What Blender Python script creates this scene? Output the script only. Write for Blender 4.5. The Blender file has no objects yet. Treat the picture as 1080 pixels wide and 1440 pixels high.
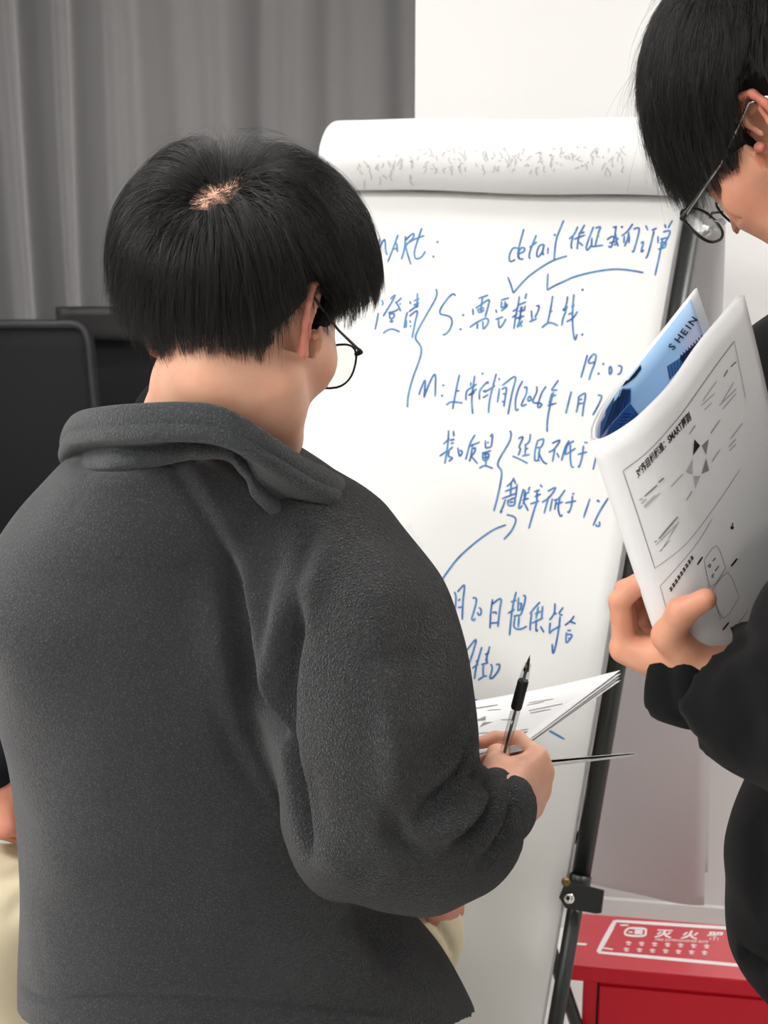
import bpy, math, random
import numpy as np
from mathutils import Vector, Matrix
from mathutils.bvhtree import BVHTree
from mathutils.kdtree import KDTree
from math import sin, cos, tan, radians, pi
random.seed(7); RNG = np.random.default_rng(11)
sc = bpy.context.scene

# ------------------------------------------------------------------ camera, world, light, exposure
CAM_H, PITCH, FPX = 1.75, radians(15.0), 2000.0
cd = bpy.data.cameras.new('camera'); cam = bpy.data.objects.new('camera', cd); sc.collection.objects.link(cam)
cam.location = (0, 0, CAM_H); cam.rotation_euler = (pi/2-PITCH, 0, 0)
cd.sensor_fit = 'VERTICAL'; cd.sensor_height = 36.0; cd.lens = FPX*36.0/1440.0
cd.clip_start = .05
cd.dof.use_dof = True; cd.dof.focus_distance = 1.36; cd.dof.aperture_fstop = 13.0
sc.camera = cam
w = bpy.data.worlds.new('world'); sc.world = w; w.use_nodes = True
w.node_tree.nodes['Background'].inputs[0].default_value = (.9, .95, 1, 1)
w.node_tree.nodes['Background'].inputs[1].default_value = .4
sc.view_settings.view_transform = 'Standard'; sc.view_settings.look = 'None'
sc.view_settings.gamma = 1; sc.view_settings.use_curve_mapping = False
sc.view_settings.exposure = 0.0
# ceiling panels (x, y, watts); each gets a fixture below; board, right-wall and curtain ones are added fill
PANELS = [(-2.3, -.2, 40), (-2.1, 1.3, 42), (-.35, 1.9, 5.5), (-.4, -.9, 8), (-.9, .6, 13), (1.6, 2.25, 25), (1.9, -.8, 5), (-1.7, 3.4, 13)]
CEIL = 2.85
for x, y, e in PANELS:
    ld = bpy.data.lights.new('ceiling_lamp', 'AREA'); ld.shape = 'RECTANGLE'; ld.size = .56; ld.size_y = .56
    ld.energy = e; ld.color = (1, .975, .95)
    lo = bpy.data.objects.new('ceiling_lamp', ld); lo.location = (x, y, CEIL-.03); sc.collection.objects.link(lo)

# ------------------------------------------------------------------ camera geometry used only to measure the photograph
O_ = np.array([0, 0, CAM_H]); FW = np.array([0, cos(PITCH), -sin(PITCH)]); UP = np.array([0, sin(PITCH), cos(PITCH)]); RT = np.array([1., 0, 0])
def ray(x, y): return RT*(x-540)/FPX + FW - UP*(y-720)/FPX
def P(x, y, Y): d = ray(x, y); return O_ + d*Y/d[1]
def PZ(x, y, z): return O_ + ray(x, y)*z
def A(*v): return np.array(v, float)

# ------------------------------------------------------------------ materials
def mat(name, col, rough=.6, spec=.3, metal=0, **k):
    m = bpy.data.materials.new(name); m.use_nodes = True
    b = m.node_tree.nodes['Principled BSDF']
    b.inputs['Base Color'].default_value = (*col, 1); b.inputs['Roughness'].default_value = rough
    b.inputs['Specular IOR Level'].default_value = spec; b.inputs['Metallic'].default_value = metal
    for a, v in k.items(): b.inputs[a.replace('_', ' ')].default_value = v
    return m
def srgb(r, g, b):
    f = lambda c: (c/255/12.92) if c <= 10 else ((c/255+.055)/1.055)**2.4
    return (f(r), f(g), f(b))
def nodes(m): return m.node_tree.nodes, m.node_tree.links, m.node_tree.nodes['Principled BSDF']
def add_bump(m, kind, scale, dist, strength=1, detail=2, rough=.5, mapscale=None, invert=False):
    n, l, b = nodes(m)
    tc = n.new('ShaderNodeTexCoord'); src = tc.outputs['Object']
    if mapscale:
        mp = n.new('ShaderNodeMapping'); mp.inputs['Scale'].default_value = mapscale; l.new(src, mp.inputs[0]); src = mp.outputs[0]
    if kind == 'noise':
        t = n.new('ShaderNodeTexNoise'); t.inputs['Scale'].default_value = scale; t.inputs['Detail'].default_value = detail; t.inputs['Roughness'].default_value = rough; out = t.outputs['Fac']
    else:
        t = n.new('ShaderNodeTexVoronoi'); t.inputs['Scale'].default_value = scale; t.feature = kind; out = t.outputs['Distance']
    l.new(src, t.inputs['Vector'])
    bp = n.new('ShaderNodeBump'); bp.inputs['Strength'].default_value = strength; bp.inputs['Distance'].default_value = dist; bp.invert = invert
    l.new(out, bp.inputs['Height'])
    if b.inputs['Normal'].links: l.new(b.inputs['Normal'].links[0].from_socket, bp.inputs['Normal'])
    l.new(bp.outputs[0], b.inputs['Normal'])
    return t, out
def add_var(m, scale, c2, lo=.4, hi=.6, detail=3):
    n, l, b = nodes(m); c1 = tuple(b.inputs['Base Color'].default_value)
    tc = n.new('ShaderNodeTexCoord'); t = n.new('ShaderNodeTexNoise'); t.inputs['Scale'].default_value = scale; t.inputs['Detail'].default_value = detail
    l.new(tc.outputs['Object'], t.inputs['Vector'])
    r = n.new('ShaderNodeValToRGB'); r.color_ramp.elements[0].position = lo; r.color_ramp.elements[1].position = hi
    r.color_ramp.elements[0].color = c1; r.color_ramp.elements[1].color = (*c2, 1)
    l.new(t.outputs['Fac'], r.inputs[0]); l.new(r.outputs[0], b.inputs['Base Color']); return r

M = {}
M['wall'] = mat('white_wall_paint', (.79, .785, .775), .85); add_bump(M['wall'], 'noise', 60, .0006, .5)
M['ceiling'] = mat('ceiling_white', (.8, .8, .8), .9)
M['floor'] = mat('pale_floor', (.74, .72, .69), .35, .4); add_var(M['floor'], 3, (.78, .77, .75)); add_bump(M['floor'], 'noise', 40, .0005)
M['trim'] = mat('trim_paint', (.8, .79, .78), .5)
M['lamp'] = mat('lamp_diffuser', (.9, .9, .9), .5); nodes(M['lamp'])[2].inputs['Emission Color'].default_value = (1, .98, .95, 1); nodes(M['lamp'])[2].inputs['Emission Strength'].default_value = 6
M['curtain'] = mat('grey_curtain_cloth', srgb(143, 142, 143), .9, .1, Sheen_Weight=.2); add_bump(M['curtain'], 'noise', 900, .0004, .6)
M['black_metal'] = mat('black_powder_coat', (.012, .014, .013), .38, .5); add_bump(M['black_metal'], 'noise', 500, .0002, .5)
M['black_plastic'] = mat('black_plastic', (.012, .012, .013), .5, .4)
M['mesh_black'] = mat('black_mesh_fabric', (.012, .012, .013), .8, .2)
M['chrome'] = mat('bolt_steel', (.7, .7, .68), .25, .5, 1)
M['brass'] = mat('dull_brass', (.25, .17, .07), .4, .5, 1)
M['paper'] = mat('white_paper', (.74, .74, .745), .7, .25); add_bump(M['paper'], 'noise', 5, .006, .25, 2)
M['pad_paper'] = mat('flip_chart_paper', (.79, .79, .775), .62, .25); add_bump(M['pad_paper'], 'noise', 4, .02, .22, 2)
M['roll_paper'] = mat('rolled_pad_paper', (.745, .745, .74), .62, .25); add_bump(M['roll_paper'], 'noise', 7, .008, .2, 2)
M['shaded_back_paper'] = mat('shaded_flipped_pad_paper', (.62, .61, .62), .7, .2); add_bump(M['shaded_back_paper'], 'noise', 4, .01, .2, 2)  # same paper made darker: the shade behind the board is in the colour
M['ink_blue'] = mat('blue_marker_ink', srgb(84, 142, 192), .5, .2); add_var(M['ink_blue'], 55, srgb(56, 100, 164), .35, .65)
M['ink_grey'] = mat('bled_through_ink', srgb(196, 197, 196), .7, .1)
M['ink_dark'] = mat('bled_specks', srgb(128, 130, 132), .7, .1)
M['ink_black'] = mat('black_marker_ink', (.02, .02, .025), .5, .2)
M['print_black'] = mat('black_print', (.02, .02, .022), .5, .2)
M['print_grey'] = mat('grey_print', (.22, .22, .23), .6, .2)
M['print_light'] = mat('light_grey_print', (.42, .42, .43), .6, .2)
M['red'] = mat('red_enamel', srgb(205, 10, 38), .4, .3)
M['red_top_sheen'] = mat('red_enamel_top_sheen', srgb(215, 36, 58), .3, .6, Coat_Weight=1.0, Coat_Roughness=.16, Coat_IOR=2.3)  # paler red and heavy coat imitate the white reflection on the lid
M['white_print'] = mat('white_lettering', (.85, .82, .82), .5)
M['dark_gap'] = mat('door_gap_shadow', (.05, .004, .008), .8)
M['sky_print'] = mat('sky_blue_print', srgb(150, 187, 222), .45, .3)
add_var(M['sky_print'], 22, srgb(176, 178, 200), .4, .62, 1)
M['blue_print'] = mat('glass_tower_blue_print', srgb(42, 84, 148), .45, .3)
M['navy_print'] = mat('navy_print', srgb(16, 24, 52), .45, .3)
M['blue_mid_print'] = mat('mid_blue_print', srgb(58, 104, 158), .45, .3)
M['fleece'] = mat('charcoal_fleece', srgb(66, 67, 69), 1.0, .08, Sheen_Weight=.18, Sheen_Roughness=.5)
def fleece_nodes(m):
    n, l, b = nodes(m)
    tc = n.new('ShaderNodeTexCoord'); nz = n.new('ShaderNodeTexNoise'); nz.inputs['Scale'].default_value = 220; nz.inputs['Detail'].default_value = 2
    mx = n.new('ShaderNodeVectorMath'); mx.operation = 'MULTIPLY_ADD'
    mx.inputs[1].default_value = (.006, .006, .006); l.new(nz.outputs['Color'], mx.inputs[0]); l.new(tc.outputs['Object'], nz.inputs['Vector']); l.new(tc.outputs['Object'], mx.inputs[2])
    v = n.new('ShaderNodeTexVoronoi'); v.inputs['Scale'].default_value = 330; v.feature = 'DISTANCE_TO_EDGE'; l.new(mx.outputs[0], v.inputs['Vector'])
    big = n.new('ShaderNodeTexNoise'); big.inputs['Scale'].default_value = 9; l.new(tc.outputs['Object'], big.inputs['Vector'])
    f = n.new('ShaderNodeTexNoise'); f.inputs['Scale'].default_value = 1400; l.new(tc.outputs['Object'], f.inputs['Vector'])
    mr = n.new('ShaderNodeMapRange'); mr.inputs['From Min'].default_value = 0; mr.inputs['From Max'].default_value = .35
    l.new(v.outputs['Distance'], mr.inputs['Value'])
    ad = n.new('ShaderNodeMath'); ad.operation = 'MULTIPLY_ADD'; ad.inputs[1].default_value = .35; l.new(f.outputs['Fac'], ad.inputs[0]); l.new(mr.outputs[0], ad.inputs[2])
    bp = n.new('ShaderNodeBump'); bp.inputs['Distance'].default_value = .0024; l.new(ad.outputs[0], bp.inputs['Height'])
    at = n.new('ShaderNodeAttribute'); at.attribute_name = 'pile'
    st = n.new('ShaderNodeMapRange'); st.inputs['To Min'].default_value = .35; st.inputs['To Max'].default_value = 1.0; l.new(at.outputs['Fac'], st.inputs['Value'])
    l.new(st.outputs[0], bp.inputs['Strength']); l.new(bp.outputs[0], b.inputs['Normal'])
    r = n.new('ShaderNodeMix'); r.data_type = 'RGBA'; c = tuple(b.inputs['Base Color'].default_value)
    r.inputs['A'].default_value = tuple(x*.62 for x in c[:3])+(1,); r.inputs['B'].default_value = tuple(x*1.12 for x in c[:3])+(1,)
    l.new(mr.outputs[0], r.inputs['Factor']); l.new(r.outputs['Result'], b.inputs['Base Color'])
fleece_nodes(M['fleece'])
M['smooth_fleece'] = mat('charcoal_collar_fleece', srgb(72, 75, 77), 1.0, .08, Sheen_Weight=.2); fleece_nodes(M['smooth_fleece'])
M['lining'] = mat('dark_lining', (.012, .012, .014), .9, .1)
M['black_knit'] = mat('black_sweatshirt', (.0055, .0055, .006), .9, .12, Sheen_Weight=.03); add_bump(M['black_knit'], 'noise', 1200, .0003, .5)
M['black_tee'] = mat('black_shirt', (.008, .009, .014), .85, .15)
M['jeans_dark'] = mat('dark_grey_jeans', srgb(58, 60, 64), .9, .1); add_bump(M['jeans_dark'], 'noise', 900, .0004, .6)
M['jeans_grey'] = mat('grey_jeans', srgb(92, 94, 98), .9, .1); add_bump(M['jeans_grey'], 'noise', 900, .0004, .6)
M['khaki'] = mat('beige_cotton', srgb(198, 186, 158), .9, .1); add_bump(M['khaki'], 'noise', 700, .0004, .6)
M['shoe'] = mat('dark_shoe', (.03, .03, .032), .6, .3)
M['sole'] = mat('white_sole', (.7, .7, .68), .6, .3)
M['zip'] = mat('zipper_metal', (.06, .06, .065), .4, .5, .6)
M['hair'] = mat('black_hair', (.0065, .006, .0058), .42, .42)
M['hair_light'] = mat('glinting_hair', (.035, .033, .032), .35, .6)  # lighter hair colour stands in for highlights, also used for flyaways
M['hair_base'] = mat('black_hair_base', (.006, .0055, .0055), .8, .1)
def skin(name, c, blush):
    m = mat(name, c, .5, .35, Subsurface_Weight=.12, Subsurface_Scale=.02)
    n, l, b = nodes(m); b.inputs['Subsurface Radius'].default_value = (1, .35, .2)
    at = n.new('ShaderNodeAttribute'); at.attribute_name = 'blush'
    tc = n.new('ShaderNodeTexCoord'); nz = n.new('ShaderNodeTexNoise'); nz.inputs['Scale'].default_value = 45; nz.inputs['Detail'].default_value = 4; l.new(tc.outputs['Object'], nz.inputs['Vector'])
    ad = n.new('ShaderNodeMath'); ad.operation = 'MULTIPLY_ADD'; ad.inputs[1].default_value = .9; ad.inputs[2].default_value = -.33; l.new(nz.outputs['Fac'], ad.inputs[0])
    a2 = n.new('ShaderNodeMath'); a2.operation = 'ADD'; a2.use_clamp = True; l.new(ad.outputs[0], a2.inputs[0]); l.new(at.outputs['Fac'], a2.inputs[1])
    mx = n.new('ShaderNodeMix'); mx.data_type = 'RGBA'; mx.inputs['A'].default_value = (*c, 1); mx.inputs['B'].default_value = (*blush, 1)
    l.new(a2.outputs[0], mx.inputs['Factor']); l.new(mx.outputs['Result'], b.inputs['Base Color'])
    bp = n.new('ShaderNodeBump'); bp.inputs['Distance'].default_value = .0003; bp.inputs['Strength'].default_value = .5
    n2 = n.new('ShaderNodeTexNoise'); n2.inputs['Scale'].default_value = 700; l.new(tc.outputs['Object'], n2.inputs['Vector']); l.new(n2.outputs['Fac'], bp.inputs['Height']); l.new(bp.outputs[0], b.inputs['Normal'])
    return m
M['skin'] = skin('skin_fair', srgb(226, 176, 148), srgb(214, 132, 112))
M['skin_b'] = skin('skin_warm', srgb(208, 152, 124), srgb(188, 112, 90))
M['eye'] = mat('eye_white', (.75, .72, .68), .2, .5)
M['lens'] = bpy.data.materials.new('clear_lens'); M['lens'].use_nodes = True
def lens_nodes(m, gl=.13, tint=(.94, .96, .95)):
    nt = m.node_tree; nt.nodes.clear()
    o = nt.nodes.new('ShaderNodeOutputMaterial'); t = nt.nodes.new('ShaderNodeBsdfTransparent'); t.inputs[0].default_value = (*tint, 1)
    g = nt.nodes.new('ShaderNodeBsdfGlossy'); g.inputs['Roughness'].default_value = .03
    lw = nt.nodes.new('ShaderNodeLayerWeight'); lw.inputs['Blend'].default_value = .5
    pw = nt.nodes.new('ShaderNodeMath'); pw.operation = 'POWER'; pw.inputs[1].default_value = 5; nt.links.new(lw.outputs['Facing'], pw.inputs[0])
    mr = nt.nodes.new('ShaderNodeMath'); mr.operation = 'MULTIPLY_ADD'; mr.inputs[1].default_value = .6; mr.inputs[2].default_value = gl*.3
    mx = nt.nodes.new('ShaderNodeMixShader'); nt.links.new(pw.outputs[0], mr.inputs[0]); nt.links.new(mr.outputs[0], mx.inputs[0])
    nt.links.new(t.outputs[0], mx.inputs[1]); nt.links.new(g.outputs[0], mx.inputs[2]); nt.links.new(mx.outputs[0], o.inputs[0])
lens_nodes(M['lens'])
M['clear'] = bpy.data.materials.new('clear_plastic'); M['clear'].use_nodes = True; lens_nodes(M['clear'], .3, (.85, .87, .88))
M['ink_tube'] = mat('pen_ink', (.01, .01, .012), .3, .5)

# ------------------------------------------------------------------ object helpers
def tag(o, label=None, cat=None, group=None, kind=None):
    for k, v in (('label', label), ('category', cat), ('group', group), ('kind', kind)):
        if v: o[k] = v
    return o
def empty(name, loc=(0, 0, 0)):
    o = bpy.data.objects.new(name, None); o.location = loc; o.empty_display_size = .05; sc.collection.objects.link(o); return o
def link(name, me, m, parent=None, smooth=True):
    o = bpy.data.objects.new(name, me); sc.collection.objects.link(o)
    if m: me.materials.append(m)
    if smooth and len(me.polygons): me.polygons.foreach_set('use_smooth', [True]*len(me.polygons))
    if parent is not None:
        o.parent = parent; o.location = -Vector(parent.location)    # geometry is in world coordinates
    return o
def pymesh(name, V, F):
    me = bpy.data.meshes.new(name); me.from_pydata([tuple(map(float, v)) for v in V], [], [tuple(f) for f in F]); me.update(); return me
def npmesh(name, V, Q):
    me = bpy.data.meshes.new(name); V = np.asarray(V, np.float32); Q = np.asarray(Q, np.int32); k = Q.shape[1]
    me.vertices.add(len(V)); me.vertices.foreach_set('co', V.ravel())
    me.loops.add(Q.size); me.loops.foreach_set('vertex_index', Q.ravel())
    me.polygons.add(len(Q)); me.polygons.foreach_set('loop_start', np.arange(0, Q.size, k, dtype=np.int32))
    me.update(calc_edges=True); me.validate(); return me
class MB:
    def __init__(s): s.V = []; s.F = []
    def add(s, V, F):
        o = len(s.V); s.V += [tuple(map(float, v)) for v in V]; s.F += [tuple(i+o for i in f) for f in F]; return s
    def box(s, c, h, R=None, bev=0):
        # box with bevelled edges: 24-vertex chamfer
        R = np.eye(3) if R is None else np.asarray(R); c = np.asarray(c, float); h = np.asarray(h, float)
        if bev <= 0:
            V = [c+R@(h*A(x, y, z)) for x in (-1, 1) for y in (-1, 1) for z in (-1, 1)]
            return s.add(V, [(0, 1, 3, 2), (4, 6, 7, 5), (0, 4, 5, 1), (2, 3, 7, 6), (0, 2, 6, 4), (1, 5, 7, 3)])
        V = []; idx = {}
        for x in (-1, 1):
            for y in (-1, 1):
                for z in (-1, 1):
                    for ax in range(3):
                        p = h*A(x, y, z); q = p-A(x, y, z)*bev; q[ax] = p[ax]
                        idx[(x, y, z, ax)] = len(V); V.append(c+R@q)
        F = []
        for ax in range(3):
            a, b = [i for i in range(3) if i != ax]
            for sg in (-1, 1):
                f = []
                for u, v in ((-1, -1), (1, -1), (1, 1), (-1, 1)):
                    t = [0, 0, 0]; t[ax] = sg; t[a] = u; t[b] = v; f.append(idx[(*t, ax)])
                F.append(f)
            for u in (-1, 1):
                for v in (-1, 1):
                    t0 = [0, 0, 0]; t1 = [0, 0, 0]; t0[ax] = -1; t1[ax] = 1; t0[a] = t1[a] = u; t0[b] = t1[b] = v
                    F.append((idx[(*t0, a)], idx[(*t1, a)], idx[(*t1, b)], idx[(*t0, b)]))
        for x in (-1, 1):
            for y in (-1, 1):
                for z in (-1, 1): F.append((idx[(x, y, z, 0)], idx[(x, y, z, 1)], idx[(x, y, z, 2)]))
        return s.add(V, F)
    def tube(s, pts, r, n=12, cap=True, ry=None, up=None):
        pts = [np.asarray(p, float) for p in pts]; m = len(pts); rr = r if hasattr(r, '__len__') else [r]*m
        V = []; prev = up
        for i, p in enumerate(pts):
            t = pts[min(i+1, m-1)]-pts[max(i-1, 0)]; t = t/np.linalg.norm(t)
            if prev is None: prev = A(0, 0, 1) if abs(t[2]) < .9 else A(1, 0, 0)
            a = np.cross(t, prev); a /= np.linalg.norm(a); b = np.cross(a, t); prev = b
            ra = rr[i]; rb = ra if ry is None else ry
            for k in range(n):
                th = 2*pi*k/n; V.append(p+a*ra*cos(th)+b*rb*sin(th))
        F = [(i*n+k, i*n+(k+1) % n, (i+1)*n+(k+1) % n, (i+1)*n+k) for i in range(m-1) for k in range(n)]
        if cap: F += [tuple(range(n))[::-1], tuple((m-1)*n+k for k in range(n))]
        return s.add(V, F)
    def build(s, name, m, parent=None, smooth=False):
        return link(name, pymesh(name, s.V, s.F), m, parent, smooth)
def recalc(me):
    import bmesh
    bm = bmesh.new(); bm.from_mesh(me); bmesh.ops.recalc_face_normals(bm, faces=bm.faces); bm.to_mesh(me); bm.free(); return me
def solid_grid(G, th, off=0):
    """closed sheet of thickness th from a grid G[i][j] of points"""
    G = np.asarray(G, float); n, m = G.shape[:2]
    du = np.gradient(G, axis=0); dv = np.gradient(G, axis=1); N = np.cross(du, dv); N /= np.linalg.norm(N, axis=2, keepdims=True)+1e-12
    T = (G+N*(off+th/2)).reshape(-1, 3); B = (G+N*(off-th/2)).reshape(-1, 3); V = np.concatenate([T, B]); k = n*m; F = []
    for i in range(n-1):
        for j in range(m-1):
            a = i*m+j; F.append((a, a+m, a+m+1, a+1)); F.append((k+a, k+a+1, k+a+m+1, k+a+m))
    for i in range(n-1):
        for j in (0, m-1):
            a = i*m+j; F.append((a, a+m, k+a+m, k+a) if j else (a, k+a, k+a+m, a+m))
    for j in range(m-1):
        for i in (0, n-1):
            a = i*m+j; F.append((a, a+1, k+a+1, k+a) if not i else (a, k+a, k+a+1, a+1))
    return V, F
def catmull(pts, n=6, closed=False):
    p = np.asarray(pts, float); m = len(p)
    if m < 3 and not closed: return np.array([p[0]+(p[-1]-p[0])*t for t in np.linspace(0, 1, n+1)])
    out = []
    rng = range(m) if closed else range(m-1)
    for i in rng:
        p0 = p[(i-1) % m] if closed else p[max(i-1, 0)]; p1 = p[i]; p2 = p[(i+1) % m]; p3 = p[(i+2) % m] if closed else p[min(i+2, m-1)]
        for k in range(n):
            t = k/n; out.append(.5*((2*p1)+(-p0+p2)*t+(2*p0-5*p1+4*p2-p3)*t*t+(-p0+3*p1-3*p2+p3)*t**3))
    if not closed: out.append(p[-1])
    return np.array(out)

# ------------------------------------------------------------------ implicit modelling: smooth unions polygonised by surface nets
class Vol:
    def __init__(s, lo, hi, h):
        s.lo = np.asarray(lo, float); s.h = h; s.n = np.ceil((np.asarray(hi, float)-s.lo)/h).astype(int)+1
        s.F = np.full(s.n, .2, np.float32); s.ax = [s.lo[i]+np.arange(s.n[i])*h for i in range(3)]
    def block(s, lo, hi, pad):
        a = np.clip(np.floor((np.asarray(lo)-pad-s.lo)/s.h).astype(int), 0, s.n); b = np.clip(np.ceil((np.asarray(hi)+pad-s.lo)/s.h).astype(int)+1, 0, s.n)
        sl = tuple(slice(a[i], b[i]) for i in range(3))
        X = s.ax[0][sl[0]].astype(np.float32)[:, None, None]; Y = s.ax[1][sl[1]].astype(np.float32)[None, :, None]; Z = s.ax[2][sl[2]].astype(np.float32)[None, None, :]
        return sl, X, Y, Z
    def comb(s, sl, d, k, sub=False):
        f = s.F[sl]
        if f.size == 0: return
        if sub: d = -d; f = -f
        if k > 0:
            h = np.clip(.5+.5*(f-d)/k, 0, 1); r = f+(d-f)*h - k*h*(1-h)
        else: r = np.minimum(f, d)
        s.F[sl] = -r if sub else r
    def cone(s, a, b, ra, rb, k=.01, sub=False):
        a = np.asarray(a, float); b = np.asarray(b, float); r = max(ra, rb)
        sl, X, Y, Z = s.block(np.minimum(a, b)-r, np.maximum(a, b)+r, k+2*s.h)
        ba = b-a; L = float(ba@ba)+1e-12
        x, y, z = X-a[0], Y-a[1], Z-a[2]
        t = np.clip((x*ba[0]+y*ba[1]+z*ba[2])/L, 0, 1)
        d = np.sqrt((x-ba[0]*t)**2+(y-ba[1]*t)**2+(z-ba[2]*t)**2)-(ra+(rb-ra)*t)
        s.comb(sl, d, k, sub)
    def chain(s, pts, rs, k=.01, sub=False):
        for i in range(len(pts)-1): s.cone(pts[i], pts[i+1], rs[i], rs[i+1], k, sub)
    def ell(s, c, r, R=None, k=.01, sub=False):
        c = np.asarray(c, float); r = np.asarray(r, float); R = np.eye(3) if R is None else np.asarray(R); m = r.max()
        sl, X, Y, Z = s.block(c-m, c+m, k+2*s.h); x, y, z = X-c[0], Y-c[1], Z-c[2]
        q = [(x*R[0, i]+y*R[1, i]+z*R[2, i])/r[i] for i in range(3)]
        k0 = np.sqrt(q[0]**2+q[1]**2+q[2]**2); k1 = np.sqrt((q[0]/r[0])**2+(q[1]/r[1])**2+(q[2]/r[2])**2)+1e-9
        s.comb(sl, k0*(k0-1)/k1, k, sub)
    def cutend(s, e, ax, R_, rin, depth=.03):
        e = np.asarray(e, float); ax = ax/np.linalg.norm(ax); sl, X, Y, Z = s.block(e-R_, e+R_, 0)
        x, y, z = X-e[0], Y-e[1], Z-e[2]; dd = (x*ax[0]+y*ax[1]+z*ax[2]); rr = np.sqrt(x*x+y*y+z*z)
        s.F[sl] = np.where(rr < R_, np.maximum(s.F[sl], dd), s.F[sl]).astype(np.float32); s.cone(e-ax*depth, e+ax*.02, rin, rin, .003, sub=True)
    def torso(s, zs, cx, cy, aa, bb, yaw, k=.02, e=2.3, sub=False):
        """vertical loft: centre, half width, half depth as functions of height"""
        o = np.argsort(zs); zs, cx, cy, aa, bb = [np.asarray(v, float)[o] for v in (zs, cx, cy, aa, bb)]
        m = max(aa.max(), bb.max())
        sl, X, Y, Z = s.block((cx.min()-m, cy.min()-m, zs[0]), (cx.max()+m, cy.max()+m, zs[-1]), k+.02)
        z = Z.ravel(); zz = np.clip(z, zs[0], zs[-1]); sm = lambda v: smooth_interp(zz, zs, v)[None, None, :].astype(np.float32)
        CX, CY, AA, BB = sm(cx), sm(cy), sm(aa), sm(bb); c_, s_ = cos(yaw), sin(yaw)
        x = X-CX; y = Y-CY; u = (x*c_-y*s_)/AA; v = (x*s_+y*c_)/BB
        q = (np.abs(u)**e+np.abs(v)**e)**(1/e); d = (q-1)*np.minimum(AA, BB)*.9
        dz = np.maximum(zs[0]-Z, Z-zs[-1]); rr = .018
        dd = np.where((d > -rr) & (dz > -rr), np.sqrt(np.maximum(d+rr, 0)**2+np.maximum(dz+rr, 0)**2)-rr, np.maximum(d, dz))
        s.comb(sl, dd.astype(np.float32), k, sub)
    def mesh(s, name, smooth=2):
        F = s.F; n = F.shape
        for a in range(3):     # keep it closed at the border
            ix = [slice(None)]*3
            for e in (0, -1): ix[a] = e; F[tuple(ix)] = np.maximum(F[tuple(ix)], .001)
        S = F < 0
        C = [(i, j, k) for i in (0, 1) for j in (0, 1) for k in (0, 1)]
        cnt = np.zeros([v-1 for v in n], np.int8)
        for i, j, k in C: cnt += S[i:n[0]-1+i, j:n[1]-1+j, k:n[2]-1+k]
        act = (cnt > 0) & (cnt < 8); I = np.argwhere(act); idx = np.full(act.shape, -1, np.int32); idx[act] = np.arange(len(I))
        vals = np.stack([F[I[:, 0]+i, I[:, 1]+j, I[:, 2]+k] for i, j, k in C], 1); pos = np.zeros((len(I), 3)); num = np.zeros(len(I))
        for a in range(8):
            for b in range(a+1, 8):
                if sum(abs(C[a][q]-C[b][q]) for q in range(3)) != 1: continue
                m = (vals[:, a] < 0) != (vals[:, b] < 0); t = vals[:, a]/(vals[:, a]-vals[:, b]+1e-20)
                p = np.array(C[a])[None]+(np.array(C[b])-np.array(C[a]))[None]*t[:, None]; pos[m] += p[m]; num[m] += 1
        V = s.lo+(I+pos/num[:, None])*s.h; Q = []
        for a in range(3):
            b, c = (a+1) % 3, (a+2) % 3
            sl0 = [slice(None)]*3; sl1 = [slice(None)]*3; sl0[a] = slice(0, n[a]-1); sl1[a] = slice(1, n[a])
            s0, s1 = S[tuple(sl0)], S[tuple(sl1)]; E = np.argwhere(s0 != s1)
            E = E[(E[:, b] > 0) & (E[:, c] > 0) & (E[:, b] < n[b]-1) & (E[:, c] < n[c]-1)]
            flip = s0[E[:, 0], E[:, 1], E[:, 2]]
            def g(db, dc): e = E.copy(); e[:, b] -= db; e[:, c] -= dc; return idx[e[:, 0], e[:, 1], e[:, 2]]
            q = np.stack([g(1, 1), g(0, 1), g(0, 0), g(1, 0)], 1); q[~flip] = q[~flip][:, ::-1]; Q.append(q)
        Q = np.concatenate(Q); Q = Q[(Q >= 0).all(1)]
        V = lap(V, Q, smooth)
        return V, Q
def lap(V, Q, it, lam=.5):
    if it <= 0: return V
    n = len(V); A_, B_ = Q.ravel(), np.roll(Q, -1, 1).ravel(); deg = np.bincount(A_, minlength=n)+np.bincount(B_, minlength=n)
    for _ in range(it):
        S = np.stack([np.bincount(A_, V[B_, i], n)+np.bincount(B_, V[A_, i], n) for i in range(3)], 1)
        V = V+lam*(S/np.maximum(deg, 1)[:, None]-V)
    return V
def smooth_interp(x, xs, ys):
    # monotone-ish cubic (hermite, finite differences)
    xs = np.asarray(xs, float); ys = np.asarray(ys, float); d = np.gradient(ys, xs); i = np.clip(np.searchsorted(xs, x)-1, 0, len(xs)-2)
    h = xs[i+1]-xs[i]; t = (x-xs[i])/h; t2, t3 = t*t, t**3
    return ys[i]*(2*t3-3*t2+1)+h*d[i]*(t3-2*t2+t)+ys[i+1]*(3*t2-2*t3)+h*d[i+1]*(t3-t2)
def vnormals(V, Q):
    n = np.cross(V[Q[:, 2]]-V[Q[:, 0]], V[Q[:, 3]]-V[Q[:, 1]]); N = np.zeros_like(V)
    for i in range(4):
        for a in range(3): N[:, a] += np.bincount(Q[:, i], n[:, a], len(V))
    return N/(np.linalg.norm(N, axis=1, keepdims=True)+1e-12)
def bvh(V, Q): return BVHTree.FromPolygons([Vector(v) for v in V], [tuple(map(int, q)) for q in Q])
def cast(tree, x, y):
    d = Vector(ray(x, y)).normalized(); r = tree.ray_cast(Vector(O_), d)
    return (np.array(r[0]), np.array(r[1])) if r[0] is not None else (None, None)
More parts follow.
